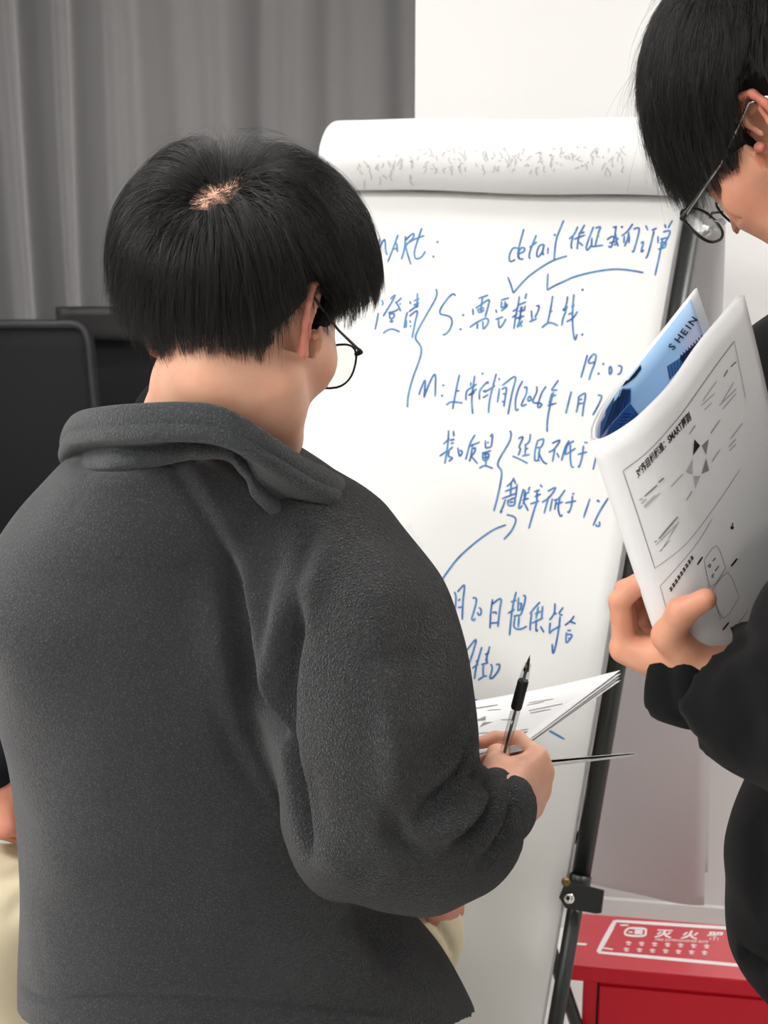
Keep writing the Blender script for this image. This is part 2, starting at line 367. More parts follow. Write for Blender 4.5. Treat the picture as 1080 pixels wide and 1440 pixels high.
def polydist(V, C):
    """distance of each vertex to a 3-D polyline, with a signed side and taper towards its ends"""
    best = np.full(len(V), 9.); tt = np.zeros(len(V)); L = 0; seg = np.linalg.norm(np.diff(C, axis=0), axis=1); tot = seg.sum()+1e-9
    for i in range(len(C)-1):
        a, b = C[i], C[i+1]; ba = b-a; t = np.clip(((V-a)@ba)/(ba@ba+1e-12), 0, 1); d = np.linalg.norm(V-a-t[:, None]*ba, axis=1)
        m = d < best; best[m] = d[m]; tt[m] = (L+t[m]*seg[i])/tot; L += seg[i]
    return best, tt
def folds(V, Q, specs, tree=None):
    """displace along normals near lines measured on the photograph; spec = (pixels, width m, height m, taper)"""
    tree = tree or bvh(V, Q); N = vnormals(V, Q); D = np.zeros(len(V))
    for px, wd, amp, taper in specs:
        pts = [cast(tree, x, y)[0] for x, y in catmull(px, 6)]; pts = [p for p in pts if p is not None]
        if len(pts) < 2: continue
        C = np.array(pts); lo, hi = C.min(0)-3*wd, C.max(0)+3*wd; m = ((V > lo) & (V < hi)).all(1); sub = V[m]
        if not len(sub): continue
        d, t = polydist(sub, C); f = np.exp(-(d/wd)**2)
        if taper: f = f*np.clip(np.minimum(t, 1-t)*2/taper, 0, 1)**.7
        D[m] += amp*f
    return V+N*D[:, None]
def setattr_float(me, name, vals):
    a = me.attributes.new(name, 'FLOAT', 'POINT'); a.data.foreach_set('value', np.asarray(vals, np.float32))
# marks drawn on a surface: ribbons, quads and type that follow it
class Decal:
    def __init__(s, V, F, off=.0006): s.tree = BVHTree.FromPolygons([Vector(v) for v in V], [tuple(map(int, f)) for f in F]); s.off = off; s.mb = {}
    def at(s, x, y, k=1):
        p, n = cast(s.tree, x, y)
        if p is None: return None
        if n@ray(x, y) > 0: n = -n
        return p+n*s.off*k
    def get(s, m): return s.mb.setdefault(m, MB())
    def stroke(s, m, px, wpx=2.2, n=5, k=1):
        c = catmull(px, n) if len(px) > 2 else catmull(px, 4); L = []; R = []
        for i, p in enumerate(c):
            t = c[min(i+1, len(c)-1)]-c[max(i-1, 0)]; t = t/(np.linalg.norm(t)+1e-9); q = A(-t[1], t[0]); ww = wpx/2*(.75 if i in (0, len(c)-1) else 1)
            a, b = s.at(*(p+q*ww), k), s.at(*(p-q*ww), k)
            if a is None or b is None: continue
            L.append(a); R.append(b)
        if len(L) < 2: return
        V = L+R; z = len(L); s.get(m).add(V, [(i, i+1, z+i+1, z+i) for i in range(z-1)])
    def dot(s, m, x, y, r=1.8, k=1):
        V = [s.at(x+r*cos(a), y+r*sin(a), k) for a in np.linspace(0, 2*pi, 9)[:-1]]
        if all(v is not None for v in V): s.get(m).add(V, [tuple(range(8))])
    def quad(s, m, c, n=4, k=1):
        c = [A(*p) for p in c]; V = []; ok = True
        for i in range(n+1):
            for j in range(n+1):
                u, v = i/n, j/n; p = (c[0]*(1-u)+c[1]*u)*(1-v)+(c[3]*(1-u)+c[2]*u)*v; q = s.at(*p, k); ok &= q is not None; V.append(q)
        if ok: s.get(m).add(V, [(i*(n+1)+j, (i+1)*(n+1)+j, (i+1)*(n+1)+j+1, i*(n+1)+j+1) for i in range(n) for j in range(n)])
        else:
            F = [(i*(n+1)+j, (i+1)*(n+1)+j, (i+1)*(n+1)+j+1, i*(n+1)+j+1) for i in range(n) for j in range(n)]
            F = [f for f in F if all(V[i] is not None for i in f)]; V = [(0, 0, 0) if v is None else v for v in V]
            used = sorted({i for f in F for i in f}); mp = {u: i for i, u in enumerate(used)}
            if F: s.get(m).add([V[u] for u in used], [tuple(mp[i] for i in f) for f in F])
    def text(s, m, txt, o, ex, ey, k=1, bold=0):
        """type set from pixel o; ex = pixel vector of one em along the line, ey = one em upward"""
        V, F = text_mesh(txt, bold); o, ex, ey = A(*o), A(*ex), A(*ey)
        W = [s.at(*(o+ex*v[0]+ey*v[1]), k) for v in V]; F = [f for f in F if all(W[i] is not None for i in f)]
        used = sorted({i for f in F for i in f}); mp = {u: i for i, u in enumerate(used)}
        if F: s.get(m).add([W[u] for u in used], [tuple(mp[i] for i in f) for f in F])
    def build(s, parent, names, stuff=True):
        for m, mb in s.mb.items():
            o = mb.build(names.get(m, 'print'), M[m], parent)
            if stuff: o['kind'] = 'stuff'
_tc = {}
def text_mesh(txt, bold=0):
    if (txt, bold) in _tc: return _tc[(txt, bold)]
    c = bpy.data.curves.new('type', 'FONT'); c.body = txt; c.size = 1; c.resolution_u = 2; c.offset = bold
    o = bpy.data.objects.new('type', c); sc.collection.objects.link(o); dg = bpy.context.evaluated_depsgraph_get(); dg.update()
    me = bpy.data.meshes.new_from_object(o.evaluated_get(dg)); V = [(v.co.x, v.co.y) for v in me.vertices]; F = [tuple(p.vertices) for p in me.polygons]
    bpy.data.objects.remove(o); bpy.data.curves.remove(c); bpy.data.meshes.remove(me); _tc[(txt, bold)] = (V, F); return V, F
def head_frame(yaw, pitch, roll):
    a, b, c = radians(yaw), radians(pitch), radians(roll); R = frame((sin(a)*cos(b), cos(a)*cos(b), -sin(b)), (0, 0, 1))
    return R@A(cos(c), 0, sin(c), 0, 1, 0, -sin(c), 0, cos(c)).reshape(3, 3)
def frame(fwd, up):
    f = A(*fwd); f /= np.linalg.norm(f); r = np.cross(f, A(*up)); r /= np.linalg.norm(r); u = np.cross(r, f); return np.stack([r, f, u], 1)
# ------------------------------------------------------------------ the room
YAW = radians(9); UR = A(cos(YAW), -sin(YAW), 0); NR = A(sin(YAW), cos(YAW), 0); ZZ = A(0, 0, 1); RR = np.stack([UR, NR, ZZ], 1)
def room(a, b, z): return UR*a + NR*b + ZZ*z          # a to the right, b away from the camera
WA, WB = -.40, 2.92                                     # left edge and distance of the white wall
def slab(name, a0, a1, b0, b1, z0, z1, m, kind='structure', parent=None):
    mb = MB(); mb.box(room((a0+a1)/2, (b0+b1)/2, (z0+z1)/2), A((a1-a0)/2, (b1-b0)/2, (z1-z0)/2), RR)
    o = mb.build(name, M[m], parent)
    if kind and parent is None: o['kind'] = kind
    return o
slab('floor', -4.6, 3.2, -3.6, 5.2, -.1, 0, 'floor')
slab('ceiling', -4.6, 3.2, -3.6, 5.2, CEIL, CEIL+.1, 'ceiling')
slab('wall_right_back', WA, 3.2, WB, 5.2, 0, CEIL, 'wall')
slab('wall_back', -4.6, WA, 5.05, 5.2, 0, CEIL, 'wall')
slab('wall_left', -4.7, -4.6, -3.6, 5.2, 0, CEIL, 'wall')
slab('wall_right', 3.2, 3.3, -3.6, WB, 0, CEIL, 'wall')
slab('wall_front', -4.6, 3.2, -3.7, -3.6, 0, CEIL, 'wall')
slab('baseboard_right_back', WA, 3.2, WB-.012, WB, 0, .08, 'trim')
slab('baseboard_left', -4.6, -4.588, -3.6, 5.0, 0, .08, 'trim')
for i, (x, y, e) in enumerate(PANELS):
    t = empty('ceiling_light', (x, y, CEIL)); tag(t, 'square white ceiling light panel '+['at the left behind the camera', 'at the left, level with the standing people', 'added out of view to brighten the lower flip chart', 'straight behind the camera', 'above the man in the fleece', 'added out of view to brighten the right white wall', 'at the right behind the camera', 'added out of view to brighten the grey curtain'][i], 'ceiling light', 'ceiling light panels')
    mb = MB()
    for sx, sy in ((1, 0), (-1, 0), (0, 1), (0, -1)): mb.box(A(x+sx*.3, y+sy*.3, CEIL-.01), A(.012 if sx else .312, .012 if sy else .288, .01))
    mb.build('frame', M['trim'], t)
    MB().box(A(x, y, CEIL-.006), A(.287, .287, .004)).build('diffuser', M['lamp'], t)

# curtain: one long cloth with uneven folds hanging to the floor
def curtain():
    a = np.linspace(-4.3, .2, 900); b0 = 4.72
    ph = 2*pi*(a/.235)+1.3*np.sin(a*3.1)+1.1*np.sin(a*7.3+1)+.4
    amp = .045*(1+.5*np.sin(a*2.3+.5)+.25*np.sin(a*9.1)); f = amp*(np.sin(ph)+.32*np.sin(2*ph+1.1)+.16*np.sin(3.1*ph+2))
    zs = np.linspace(.02, CEIL-.06, 26); G = []
    for z in zs:
        k = .75+.25*(1-z/CEIL); wv = .008*np.sin(z*2.1+a*5)
        G.append([room(x+.012*sin(z*1.7+x*9), b0+ff*k+w_, z) for x, ff, w_ in zip(a, f, wv)])
    V, F = solid_grid(G, .004); o = link('curtain', pymesh('curtain', V, F), M['curtain'])
    tag(o, 'floor-length grey curtain with deep vertical folds along the left back of the room', 'curtain')
curtain()
t = empty('curtain_rail', tuple(room(-2, 4.72, CEIL-.03))); tag(t, 'slim pale rail at the ceiling carrying the grey curtain', 'curtain rail')
MB().box(room(-2.05, 4.72, CEIL-.03), A(2.3, .02, .018), RR, .004).build('track', M['trim'], t)

# office chairs behind the people
def office_chair(loc, rz, label, head=True, top=1.19):
    t = empty('office_chair', (loc[0], loc[1], 0)); tag(t, label, 'chair', 'black mesh office chairs by the curtain')
    c, s = cos(rz), sin(rz); R = A(c, -s, 0, s, c, 0, 0, 0, 1).reshape(3, 3); L = A(loc[0], loc[1], 0)
    W = lambda x, y, z: L+R@A(x, y, z)
    def back(u, v):                                     # curved backrest surface, u across, v up
        hw = .235*(1-.10*abs(v-.45)*2); z = .56+(top-.56)*v
        return W(u*hw, .20+.05*v-.03*sin(v*pi)-.05*(1-u*u)*-1+.0, z)
    G = [[back(u, v) for u in np.linspace(-1, 1, 13)] for v in np.linspace(0, 1, 13)]
    V, F = solid_grid(G, .006); link('backrest_mesh', pymesh('backrest_mesh', V, F), M['mesh_black'], t)
    rim = [back(u, 0) for u in np.linspace(-.9, .9, 7)]+[back(1, v) for v in np.linspace(.05, .95, 8)]+[back(u, 1) for u in np.linspace(.9, -.9, 7)]+[back(-1, v) for v in np.linspace(.95, .05, 8)]
    mb = MB(); rr = catmull(rim, 3, True); mb.tube(list(rr)+[rr[0]], .014, 8, False); mb.build('backrest_frame', M['black_plastic'], t, True)
    mb = MB(); mb.tube([W(0, .05, .42), W(0, .24, .46), W(0, .29, .62), W(0, .29, .9)], [.024, .022, .02, .016], 10); mb.build('spine', M['black_plastic'], t, True)
    Gs = [[W(x*.25*(1-.12*max(0, y)**4), -.06+y*.24, .47+.012*cos(x*2)-.02*max(0, -y-.5)) for x in np.linspace(-1, 1, 9)] for y in np.linspace(-1, 1, 9)]
    V, F = solid_grid(Gs, .06); link('seat', pymesh('seat', V, F), M['mesh_black'], t)
    if head:
        Gh = [[W(x*.135, .235+.02*(1-x*x)-.03, top+.02+z*.05) for x in np.linspace(-1, 1, 9)] for z in np.linspace(-1, 1, 5)]
        V, F = solid_grid(Gh, .035); link('headrest', pymesh('headrest', V, F), M['black_plastic'], t)
    for sx in (-1, 1):
        mb = MB(); mb.tube([W(sx*.20, .0, .44), W(sx*.29, .0, .47), W(sx*.29, -.02, .64)], .016, 8); mb.box(W(sx*.29, -.03, .655), A(.04, .13, .014), R, .006); mb.build('armrest', M['black_plastic'], t)
    MB().tube([W(0, 0, .08), W(0, 0, .45)], [.03, .025], 12).build('gas_column', M['black_plastic'], t, True)
    for k in range(5):
        a = 2*pi*k/5+.3; leg = MB().tube([W(0, 0, .10), W(.3*cos(a), .3*sin(a), .07)], [.025, .016], 8).build('leg', M['black_plastic'], t, True)
        x, y = .3*cos(a), .3*sin(a); ax = A(-sin(a), cos(a), 0)*.018; MB().tube([W(x, y, .028)-ax, W(x, y, .028)+ax], .028, 12).build('caster', M['black_plastic'], t)
def at_px(px, Y, z=1.2): p = P(px, 720, Y); zc = Y*cos(PITCH)+(CAM_H-z)*sin(PITCH); return ((px-540)/FPX*zc, Y)
office_chair(at_px(-8, 3.5), .12, 'black mesh office chair at the frame edge with a straight top bar', False, 1.25)
office_chair(at_px(112, 4.22), -.08, 'black mesh office chair with a headrest, left of the fleece wearer', True, 1.15)

# red fire extinguisher box
def cabinet():
    zt = .36; c0 = P(798, 1357, 1); 
    d = ray(798, 1357); k = (zt-CAM_H)/d[2]; c0 = O_+d*k; d2 = ray(835, 1286); k2 = (zt-CAM_H)/d2[2]; dep = float((O_+d2*k2-c0)@NR); W_ = .58
    t = empty('fire_extinguisher_box', tuple(c0+UR*W_/2+NR*dep/2-ZZ*zt)); tag(t, 'low red metal fire extinguisher box with white lettering on its lid', 'fire box')
    C = c0+UR*W_/2+NR*dep/2
    MB().box(C-ZZ*.015, A(W_/2, dep/2, .015), RR, .002).build('lid', M['red'], t)
    MB().box(C+ZZ*.0004, A(W_/2-.0015, dep/2-.0015, .0006), RR).build('lid_sheen_plate', M['red_top_sheen'], t)  # thin added plate that carries the lid's imitated sheen
    lo = MB(); b = .028
    lo.box(C-ZZ*(.03+(zt-.03)/2), A(W_/2-b, dep/2-.006, (zt-.03)/2), RR, .002); lo.build('body', M['red'], t)
    dz = zt-.03-.05
    MB().box(c0+UR*W_/2+NR*.004-ZZ*(.036+dz/2), A(W_/2-b-.028, .004, dz/2), RR, .0015).build('door', M['red'], t)
    MB().box(c0+UR*(b+.026)+NR*.0055-ZZ*(.034+dz/2), A(.002, .001, dz/2+.002), RR).build('door_gap', M['dark_gap'], t)
    mb = MB(); mb.tube([c0+UR*(W_-b-.06)+NR*-.012-ZZ*.17, c0+UR*(W_-b-.06)+NR*-.012-ZZ*.25], .006, 8)
    for z in (.17, .25): mb.tube([c0+UR*(W_-b-.06)+NR*.002-ZZ*z, c0+UR*(W_-b-.06)+NR*-.012-ZZ*z], .005, 8)
    mb.build('handle', M['chrome'], t)
    # lettering on the lid
    G = [c0+UR*x+NR*y for x, y in ((0, 0), (W_, 0), (W_, dep), (0, dep))]; D = Decal(G, [(0, 1, 2, 3)], .0014)
    fr = [(865, 1296), (1100, 1311), (1098, 1364), (841, 1340)]
    for i in range(4):
        a, b2 = fr[i], fr[(i+1) % 4]; D.stroke('white_print', [a, b2], 4.5 if i != 3 else 7)
    D.stroke('white_print', [(872, 1302), (884, 1302)], 2); D.stroke('white_print', [(848, 1334), (862, 1336)], 2)
    bx = [(884, 1306), (906, 1307), (908, 1311), (905, 1317), (882, 1316), (879, 1311), (884, 1306)]; D.stroke('white_print', bx, 3, 3); D.quad('white_print', [(893, 1308), (904, 1308.6), (903, 1315), (892, 1314.4)], 2); D.stroke('white_print', [(884, 1311.5), (890, 1311.8)], 2)
    for x, ch in ((920, '灭'), (957, '火'), (992, '器'), (1028, '箱')):
        D.text('white_print', ch, (x, 1318+(x-920)*.045), (24, 1.1), (4.5, -12.5), bold=.03)
    D.text('white_print', 'FIRE EXTINGUISHER BOX', (921, 1323.5), (6.6, .3), (1.4, -4.4), bold=.01)
    for r in range(2):
        for k in range(7):
            x = 884+18.3*k-r*3; y = 1327+r*9+k*.75; D.stroke('white_print', [(x-4, y-1), (x+4, y-.6)], 1.6); D.stroke('white_print', [(x-3, y+2), (x+3, y+2.3)], 1.4); D.stroke('white_print', [(x, y-3), (x-.5, y+3)], 1.4)
    D.stroke('white_print', [(808, 1328), (825, 1329)], 3)
    D.build(t, {'white_print': 'lettering'})
cabinet()

# ------------------------------------------------------------------ flip chart
EA, ET = radians(29), radians(22)
EU = A(cos(EA), -sin(EA), 0); ED = A(-sin(EA)*sin(ET), -cos(EA)*sin(ET), -cos(ET)); EN = A(-sin(EA)*cos(ET), -cos(EA)*cos(ET), sin(ET)); EB = A(sin(EA), cos(EA), 0)
Q0 = P(962, 272, 2.25); SW = .62; SL = 1.38
RE = np.stack([EU, -EN, -ED], 1)
def flip_chart():
    ft = Q0+ED*1.79-EU*SW/2; t = empty('flip_chart', (ft[0], ft[1], 0)); tag(t, 'black-framed flip chart easel leaning back, its white pad covered in blue handwriting', 'flip chart')
    B = lambda u, d, n: Q0+EU*u+ED*d+EN*n               # u from the right edge, d down the board, n out of it
    MB().box(B(-SW/2, .46, -.014), A(SW/2-.004, .008, .46), RE, .003).build('backing_board', M['trim'], t)
    G = [[B(-SW*u, d, .001+.0035*sin(u*5+d*3)*sin(d*2.2)+.004*max(0, d-1.0)*sin(u*7)) for u in np.linspace(0, 1, 25)] for d in np.linspace(-.012, SL, 45)]
    V, F = solid_grid(G, .0012); link('front_sheet', pymesh('front_sheet', V, F), M['pad_paper'], t)
    for k in range(3):
        G2 = [[B(-SW*u+.001*k, d, -.0022-.0016*k) for u in np.linspace(0, 1, 5)] for d in np.linspace(-.012, SL-.006*(k+1), 12)]
        V2, F2 = solid_grid(G2, .001); link('under_sheet', pymesh('under_sheet', V2, F2), M['paper'], t)
    # two side rails; the right one shows
    zf = Q0[2]/cos(ET)
    for side, u in (('r', .0165), ('l', -SW-.0165)):
        mb = MB(); mb.tube([B(u, -.03, -.014), B(u, 1.06, -.014)], .0145, 14); mb.tube([B(u, 1.05, -.014), B(u, 1.075, -.014)], .0165, 14)
        mb.tube([B(u, 1.07, -.014), B(u, zf-.01, -.014)], .0118, 12); mb.build('side_rail', M['black_metal'], t, True)
        p = B(u, zf-.012, -.014); MB().tube([p+A(0, 0, .03), A(p[0], p[1], 0.0)], [.014, .017], 12).build('rubber_foot', M['black_plastic'], t, True)
        # rear strut
        if side == 'r':
            h = P(690, 1085, 2.27); d = ray(876, 1645); f = O_+d*(-CAM_H/d[2])
        else: h = h-EU*.36; f = f-EU*.62
        MB().tube([h, f+A(0, 0, .015)], .0115, 12).build('rear_strut', M['black_metal'], t, True)
        MB().tube([f+A(0, 0, .03), f], [.014, .017], 12).build('rubber_foot', M['black_plastic'], t, True)
        MB().tube([h, B(-.26 if side == 'r' else -.42, 1.0, -.03)], .010, 10).build('strut_hinge', M['black_metal'], t, True)
    MB().tube([B(-SW-.015, -.004, -.02), B(.015, -.004, -.02)], .012, 10).build('top_bar', M['black_metal'], t, True)
    MB().tube([B(-SW-.015, 1.0, -.03), B(.015, 1.0, -.03)], .010, 10).build('cross_bar', M['black_metal'], t, True)
    MB().box(B(-SW/2, -.006, .004), A(SW/2, .004, .012), RE, .002).build('clamp_bar', M['black_metal'], t)
    # brackets sticking out to the right of the rail, with their bolts
    def plate(px, Y, th, name):
        V = [P(x, y, Y) for x, y in px]; V2 = [v-EN*th for v in V]; n = len(V); mb = MB()
        mb.add(V+V2, [tuple(range(n)), tuple(range(2*n-1, n-1, -1))]+[(i, i+n, (i+1) % n+n, (i+1) % n) for i in range(n)]); o = mb.build(name, M['black_metal'], t); recalc(o.data)
    a = B(0, .60, 0)
    YY = lambda x, y: (lambda d: float((Q0-O_)@EN/(d@EN))*d[1])(ray(x, y))
    plate([(862, 838), (868, 832), (885, 833), (935, 845), (930, 874), (880, 868), (866, 867), (860, 858)], YY(872, 850)-.010, .004, 'bracket')
    plate([(796, 1237), (803, 1240), (849, 1252), (845, 1284), (838, 1285), (795, 1277), (786, 1262)], YY(800, 1262)-.012, .004, 'bracket')
    Yb = YY(800, 1262)-.016; p = P(800, 1263, Yb); MB().tube([p-EN*.004, p+EN*.001, p+EN*.004], [.0085, .0085, .005], 14).build('bolt', M['chrome'], t, True)
    MB().tube([p+EN*.0038, p+EN*.0046], .003, 6).build('bolt_socket', M['black_plastic'], t)
    p = P(796, 1240, Yb+.005); MB().tube([p-EN*.003, p+EN*.003], .0065, 12).build('rivet', M['brass'], t, True)
    p = P(874, 851, YY(872, 850)-.014); MB().tube([p-EN*.001, p+EN*.003], .006, 12).build('rivet', M['black_metal'], t, True)
    # used pages: forward bulge over the clamp, over the top, and hanging behind
    C0 = Q0+ZZ*.0
    prof = [(.012, -.004), (.034, .000), (.055, .018), (.064, .045), (.056, .076), (.030, .103), (-.010, .112), (-.07, .104), (-.14, .07), (-.19, .0), (-.215, -.12), (-.23, -.35), (-.26, -.7), (-.30, -1.05), (-.345, -1.42)]
    pp = catmull(prof, 8)
    nU = 34
    def page(off, m, name, a0, a1, gap=.0):
        G = []
        for i, (f, z) in enumerate(pp[a0:a1]):
            row = []
            for u in np.linspace(0, 1, nU):
                back = max(0, -f-.15); cu = .05*back*4*max(0, (.12-u)/.12)**2     # right edge of the hanging pages curls
                e = 1+off
                fl = max(0, min(1, (z+.0)/.05)) if f > 0 else 0
                q = C0-EU*(SW*1.0*u-.004+.012*(u-.5)*(1 if f > 0 else 0))-EB*(f*e if f < 0 else f+off*.05)+ZZ*(z+off*.02)
                q = q+EB*(.006*sin(u*9+z*4)*min(1, back*8)+cu*.6)+ZZ*(.0015*sin(u*11)*(f > -.1))
                row.append(q)
            G.append(row)
        V, F = solid_grid(G, .0012+gap); return link(name, pymesh(name, V, F), m, t), V, F
    k = 8*8
    ro, V3, F3 = page(0, M['roll_paper'], 'rolled_pages', 0, k+1, .0)
    page(0, M['shaded_back_paper'], 'hanging_pages', k, len(pp), .0)
    bo, V4, F4 = page(.06, M['shaded_back_paper'], 'hanging_pages', k+1, len(pp)-2)
    # ---- handwriting
    D = Decal(V, F, .0005); S = D.stroke
    def W(ox, oy, k, strokes, m='ink_blue', w_=2.7, dots=()):
        for st in strokes: S(m, [(ox+x/k, oy+y/k) for x, y in st], w_)
        for x, y in dots: D.dot(m, ox+x/k, oy+y/k, 1.9)
        D.build(t, {'ink_blue': 'blue_handwriting'}); D.mb = {}
    D.mb = {}
    W(505, 300, 6, [[(75,130),(100,105),(125,110),(120,160)],[(78,310),(105,350),(112,430)],[(175,215),(160,290),(140,385)],[(140,385),(170,300),(215,220),(225,310),(238,355)],[(330,180),(290,290),(243,410)],[(318,250),(325,330)],[(275,305),(330,295)],[(392,190),(385,290),(357,390)],[(392,230),(430,190),(462,172),(455,210),(400,265),(395,290)],[(395,290),(415,360),(438,435)],[(530,125),(505,200),(470,310),(470,365),(490,385),(530,365),(560,320)],[(420,245),(480,215),(552,188)]], dots=((662,243),(628,365)))
    W(705, 295, 8.308, [[(195,450),(140,450),(100,520),(95,590),(120,605),(165,580)],[(265,225),(235,330),(205,450),(195,540),(215,580)],[(195,520),(260,490),(275,455),(240,445),(205,490),(205,555),(235,580),(260,570)],[(410,295),(375,380),(335,490),(325,555),(345,570)],[(328,440),(375,408),(418,376)],[(500,405),(450,420),(420,480),(415,540),(440,545),(480,490),(495,420)],[(505,408),(490,460),(482,515),(505,520)],[(548,440),(543,520)],[(730,125),(690,220),(645,340),(625,480),(617,590)],[(770,540),(700,560),(617,590),(520,640),(420,705),(320,780),(230,870),(140,975)],[(140,975),(110,870),(75,785)],[(545,745),(535,940)]], dots=((625,295),))
    S('ink_blue', [(769.4,408.2),(779.6,402.1),(792.9,396.1),(805.7,390.2),(824.6,384.8),(845,380.8),(865.5,378.7),(884.4,380),(905,383.6)], 2.8)
    W(790, 295, 6.353, [[(145,150),(110,220),(65,262)],[(100,240),(85,310),(90,350)],[(205,135),(180,180),(165,200)],[(110,265),(210,225)],[(160,200),(145,290),(138,355)],[(155,290),(190,325)],[(165,210),(205,200)],[(285,150),(250,240),(220,330),(230,362),(262,320)],[(300,165),(345,155),(330,200),(300,320)],[(310,240),(335,235)],[(270,250),(265,330)],[(265,330),(370,318)],[(455,160),(495,150)],[(485,150),(475,230),(455,300),(440,335),(415,325)],[(405,270),(450,240),(510,265)],[(425,300),(490,280)],[(480,210),(490,280),(505,330)],[(500,290),(470,320)],[(635,125),(590,190),(535,235)],[(600,200),(590,260),(560,330)],[(605,230),(600,300)],[(640,175),(690,165),(680,240),(655,330),(640,375),(628,365)],[(560,235),(555,300)],[(750,140),(770,185)],[(705,300),(730,290),(710,375),(735,360)],[(805,185),(850,165)],[(825,190),(800,290),(770,400),(748,435)],[(920,130),(930,165)],[(990,95),(950,165)],[(860,235),(860,300)],[(905,200),(965,190),(950,250),(890,340)],[(880,265),(945,250)],[(880,300),(930,290),(925,330)],[(860,355),(930,335)],[(900,260),(885,350),(860,470),(833,590)]], dots=((538,155),))
    W(515, 395, 7.579, [[(165,205),(180,235),(170,265)],[(130,340),(115,430),(95,520)],[(255,195),(310,150),(270,230),(180,380)],[(380,180),(320,235)],[(310,220),(345,270),(370,325)],[(355,245),(375,245)],[(235,340),(300,325),(345,300)],[(250,350),(255,400),(290,395),(300,355),(250,350)],[(270,410),(275,450)],[(245,435),(295,430)],[(180,560),(230,525),(285,515),(360,545)],[(465,215),(475,250)],[(440,330),(415,430),(405,505)],[(430,420),(425,500)],[(548,130),(540,290)],[(505,215),(570,190)],[(500,260),(565,235)],[(510,285),(555,255)],[(455,330),(510,290),(560,262)],[(460,380),(545,320),(520,450),(490,610)],[(465,420),(475,450)],[(465,480),(480,490)],[(745,85),(755,130),(740,190),(690,280),(620,400),(560,510),(530,580),(530,625),(560,665),(585,710),(585,780),(555,880),(510,1000),(470,1130),(445,1250),(440,1350)],[(955,160),(930,140),(890,165),(830,240),(790,310),(795,355),(860,370),(905,395),(915,450),(890,520),(850,565),(815,575)]], dots=((1035,365),(1007,517)))
    W(610, 395, 9, [[(565,225),(690,180)],[(530,350),(600,300),(700,240),(690,320),(650,460)],[(495,350),(500,435)],[(620,215),(605,300),(600,410)],[(550,380),(590,350)],[(560,400),(590,395)],[(620,350),(640,340)],[(615,385),(640,370)],[(455,590),(540,530),(640,480),(690,490),(680,550),(635,605),(620,590)],[(555,540),(550,610)],[(620,510),(625,590)],[(850,245),(955,215)],[(860,260),(855,350)],[(850,380),(870,370),(930,315),(910,290)],[(905,260),(900,350)],[(855,340),(925,320)],[(785,360),(800,410)],[(780,490),(880,455)],[(820,490),(830,590),(870,560),(915,480)]])
    W(710, 395, 8.308, [[(170,180),(160,260),(130,400),(105,565)],[(90,360),(150,320)],[(85,430),(150,385)],[(255,145),(235,215)],[(165,280),(250,245)],[(190,300),(185,350)],[(240,290),(225,350)],[(160,360),(240,340)],[(205,300),(180,400),(160,450)],[(130,440),(230,410)],[(195,400),(160,500),(145,545)],[(165,470),(200,540)],[(210,465),(150,545)],[(310,345),(318,460)],[(365,295),(400,295),(385,360),(350,430)],[(285,480),(375,440)],[(560,175),(535,330),(500,490)],[(545,355),(556,357)],[(430,550),(500,495),(560,495),(620,525)],[(735,180),(715,290),(680,345),(725,330)],[(685,345),(735,300)],[(715,350),(680,440),(665,525)],[(808,155),(795,300),(790,450),(800,600),(820,690),(845,620)],[(775,305),(815,285)],[(740,395),(800,365)],[(720,480),(800,430),(850,355)]], dots=((908,105),(905,628),(700,335)))
    W(570, 515, 6.75, [[(130,275),(155,200),(190,135),(178,300)],[(178,300),(230,160),(285,80),(283,290)],[(515,80),(480,240),(450,410)],[(480,238),(515,232)],[(388,370),(440,340),(545,350)],[(660,90),(640,230),(632,330),(640,455)],[(575,325),(580,250),(610,210)],[(625,150),(620,190)],[(610,215),(680,170)],[(600,280),(680,215)],[(605,275),(660,250)],[(705,320),(710,230),(780,150),(785,170)],[(735,240),(770,230)],[(735,300),(790,270)],[(865,70),(830,200),(800,330),(790,445)],[(750,250),(855,185)],[(885,115),(900,130)],[(920,185),(1045,100),(1010,270),(975,460)],[(895,210),(875,345)],[(915,220),(960,205),(950,290),(935,385)],[(925,265),(945,262)],[(915,335),(945,340)]], dots=((362,182),(350,280),(733,72)))
    W(710, 485, 6.353, [[(160,320),(120,400),(95,500),(100,585),(125,570)],[(170,385),(195,380),(190,440),(150,530),(160,545),(195,530)],[(205,480),(225,460),(235,490),(210,500),(205,480)],[(285,370),(285,420),(250,510),(320,520)],[(370,370),(330,430),(295,540),(310,560),(330,530),(300,520)],[(480,315),(415,405)],[(415,405),(470,405)],[(405,460),(460,450)],[(420,430),(395,530)],[(380,545),(465,520)],[(435,420),(400,560),(380,680),(378,778)],[(595,415),(570,510),(545,615)],[(660,460),(655,530),(638,605)],[(660,465),(720,435),(705,540),(692,640)],[(670,490),(690,485)],[(650,530),(700,520)],[(830,450),(865,460),(840,530),(785,630)],[(738,90),(710,190),(680,295)],[(810,150),(760,165),(750,140),(790,85),(815,100),(800,170),(770,250),(752,315)],[(935,195),(935,260),(955,240),(950,200),(935,195)],[(1010,185),(1045,200),(1030,255),(1005,262)]], dots=((880,172),(838,258)))
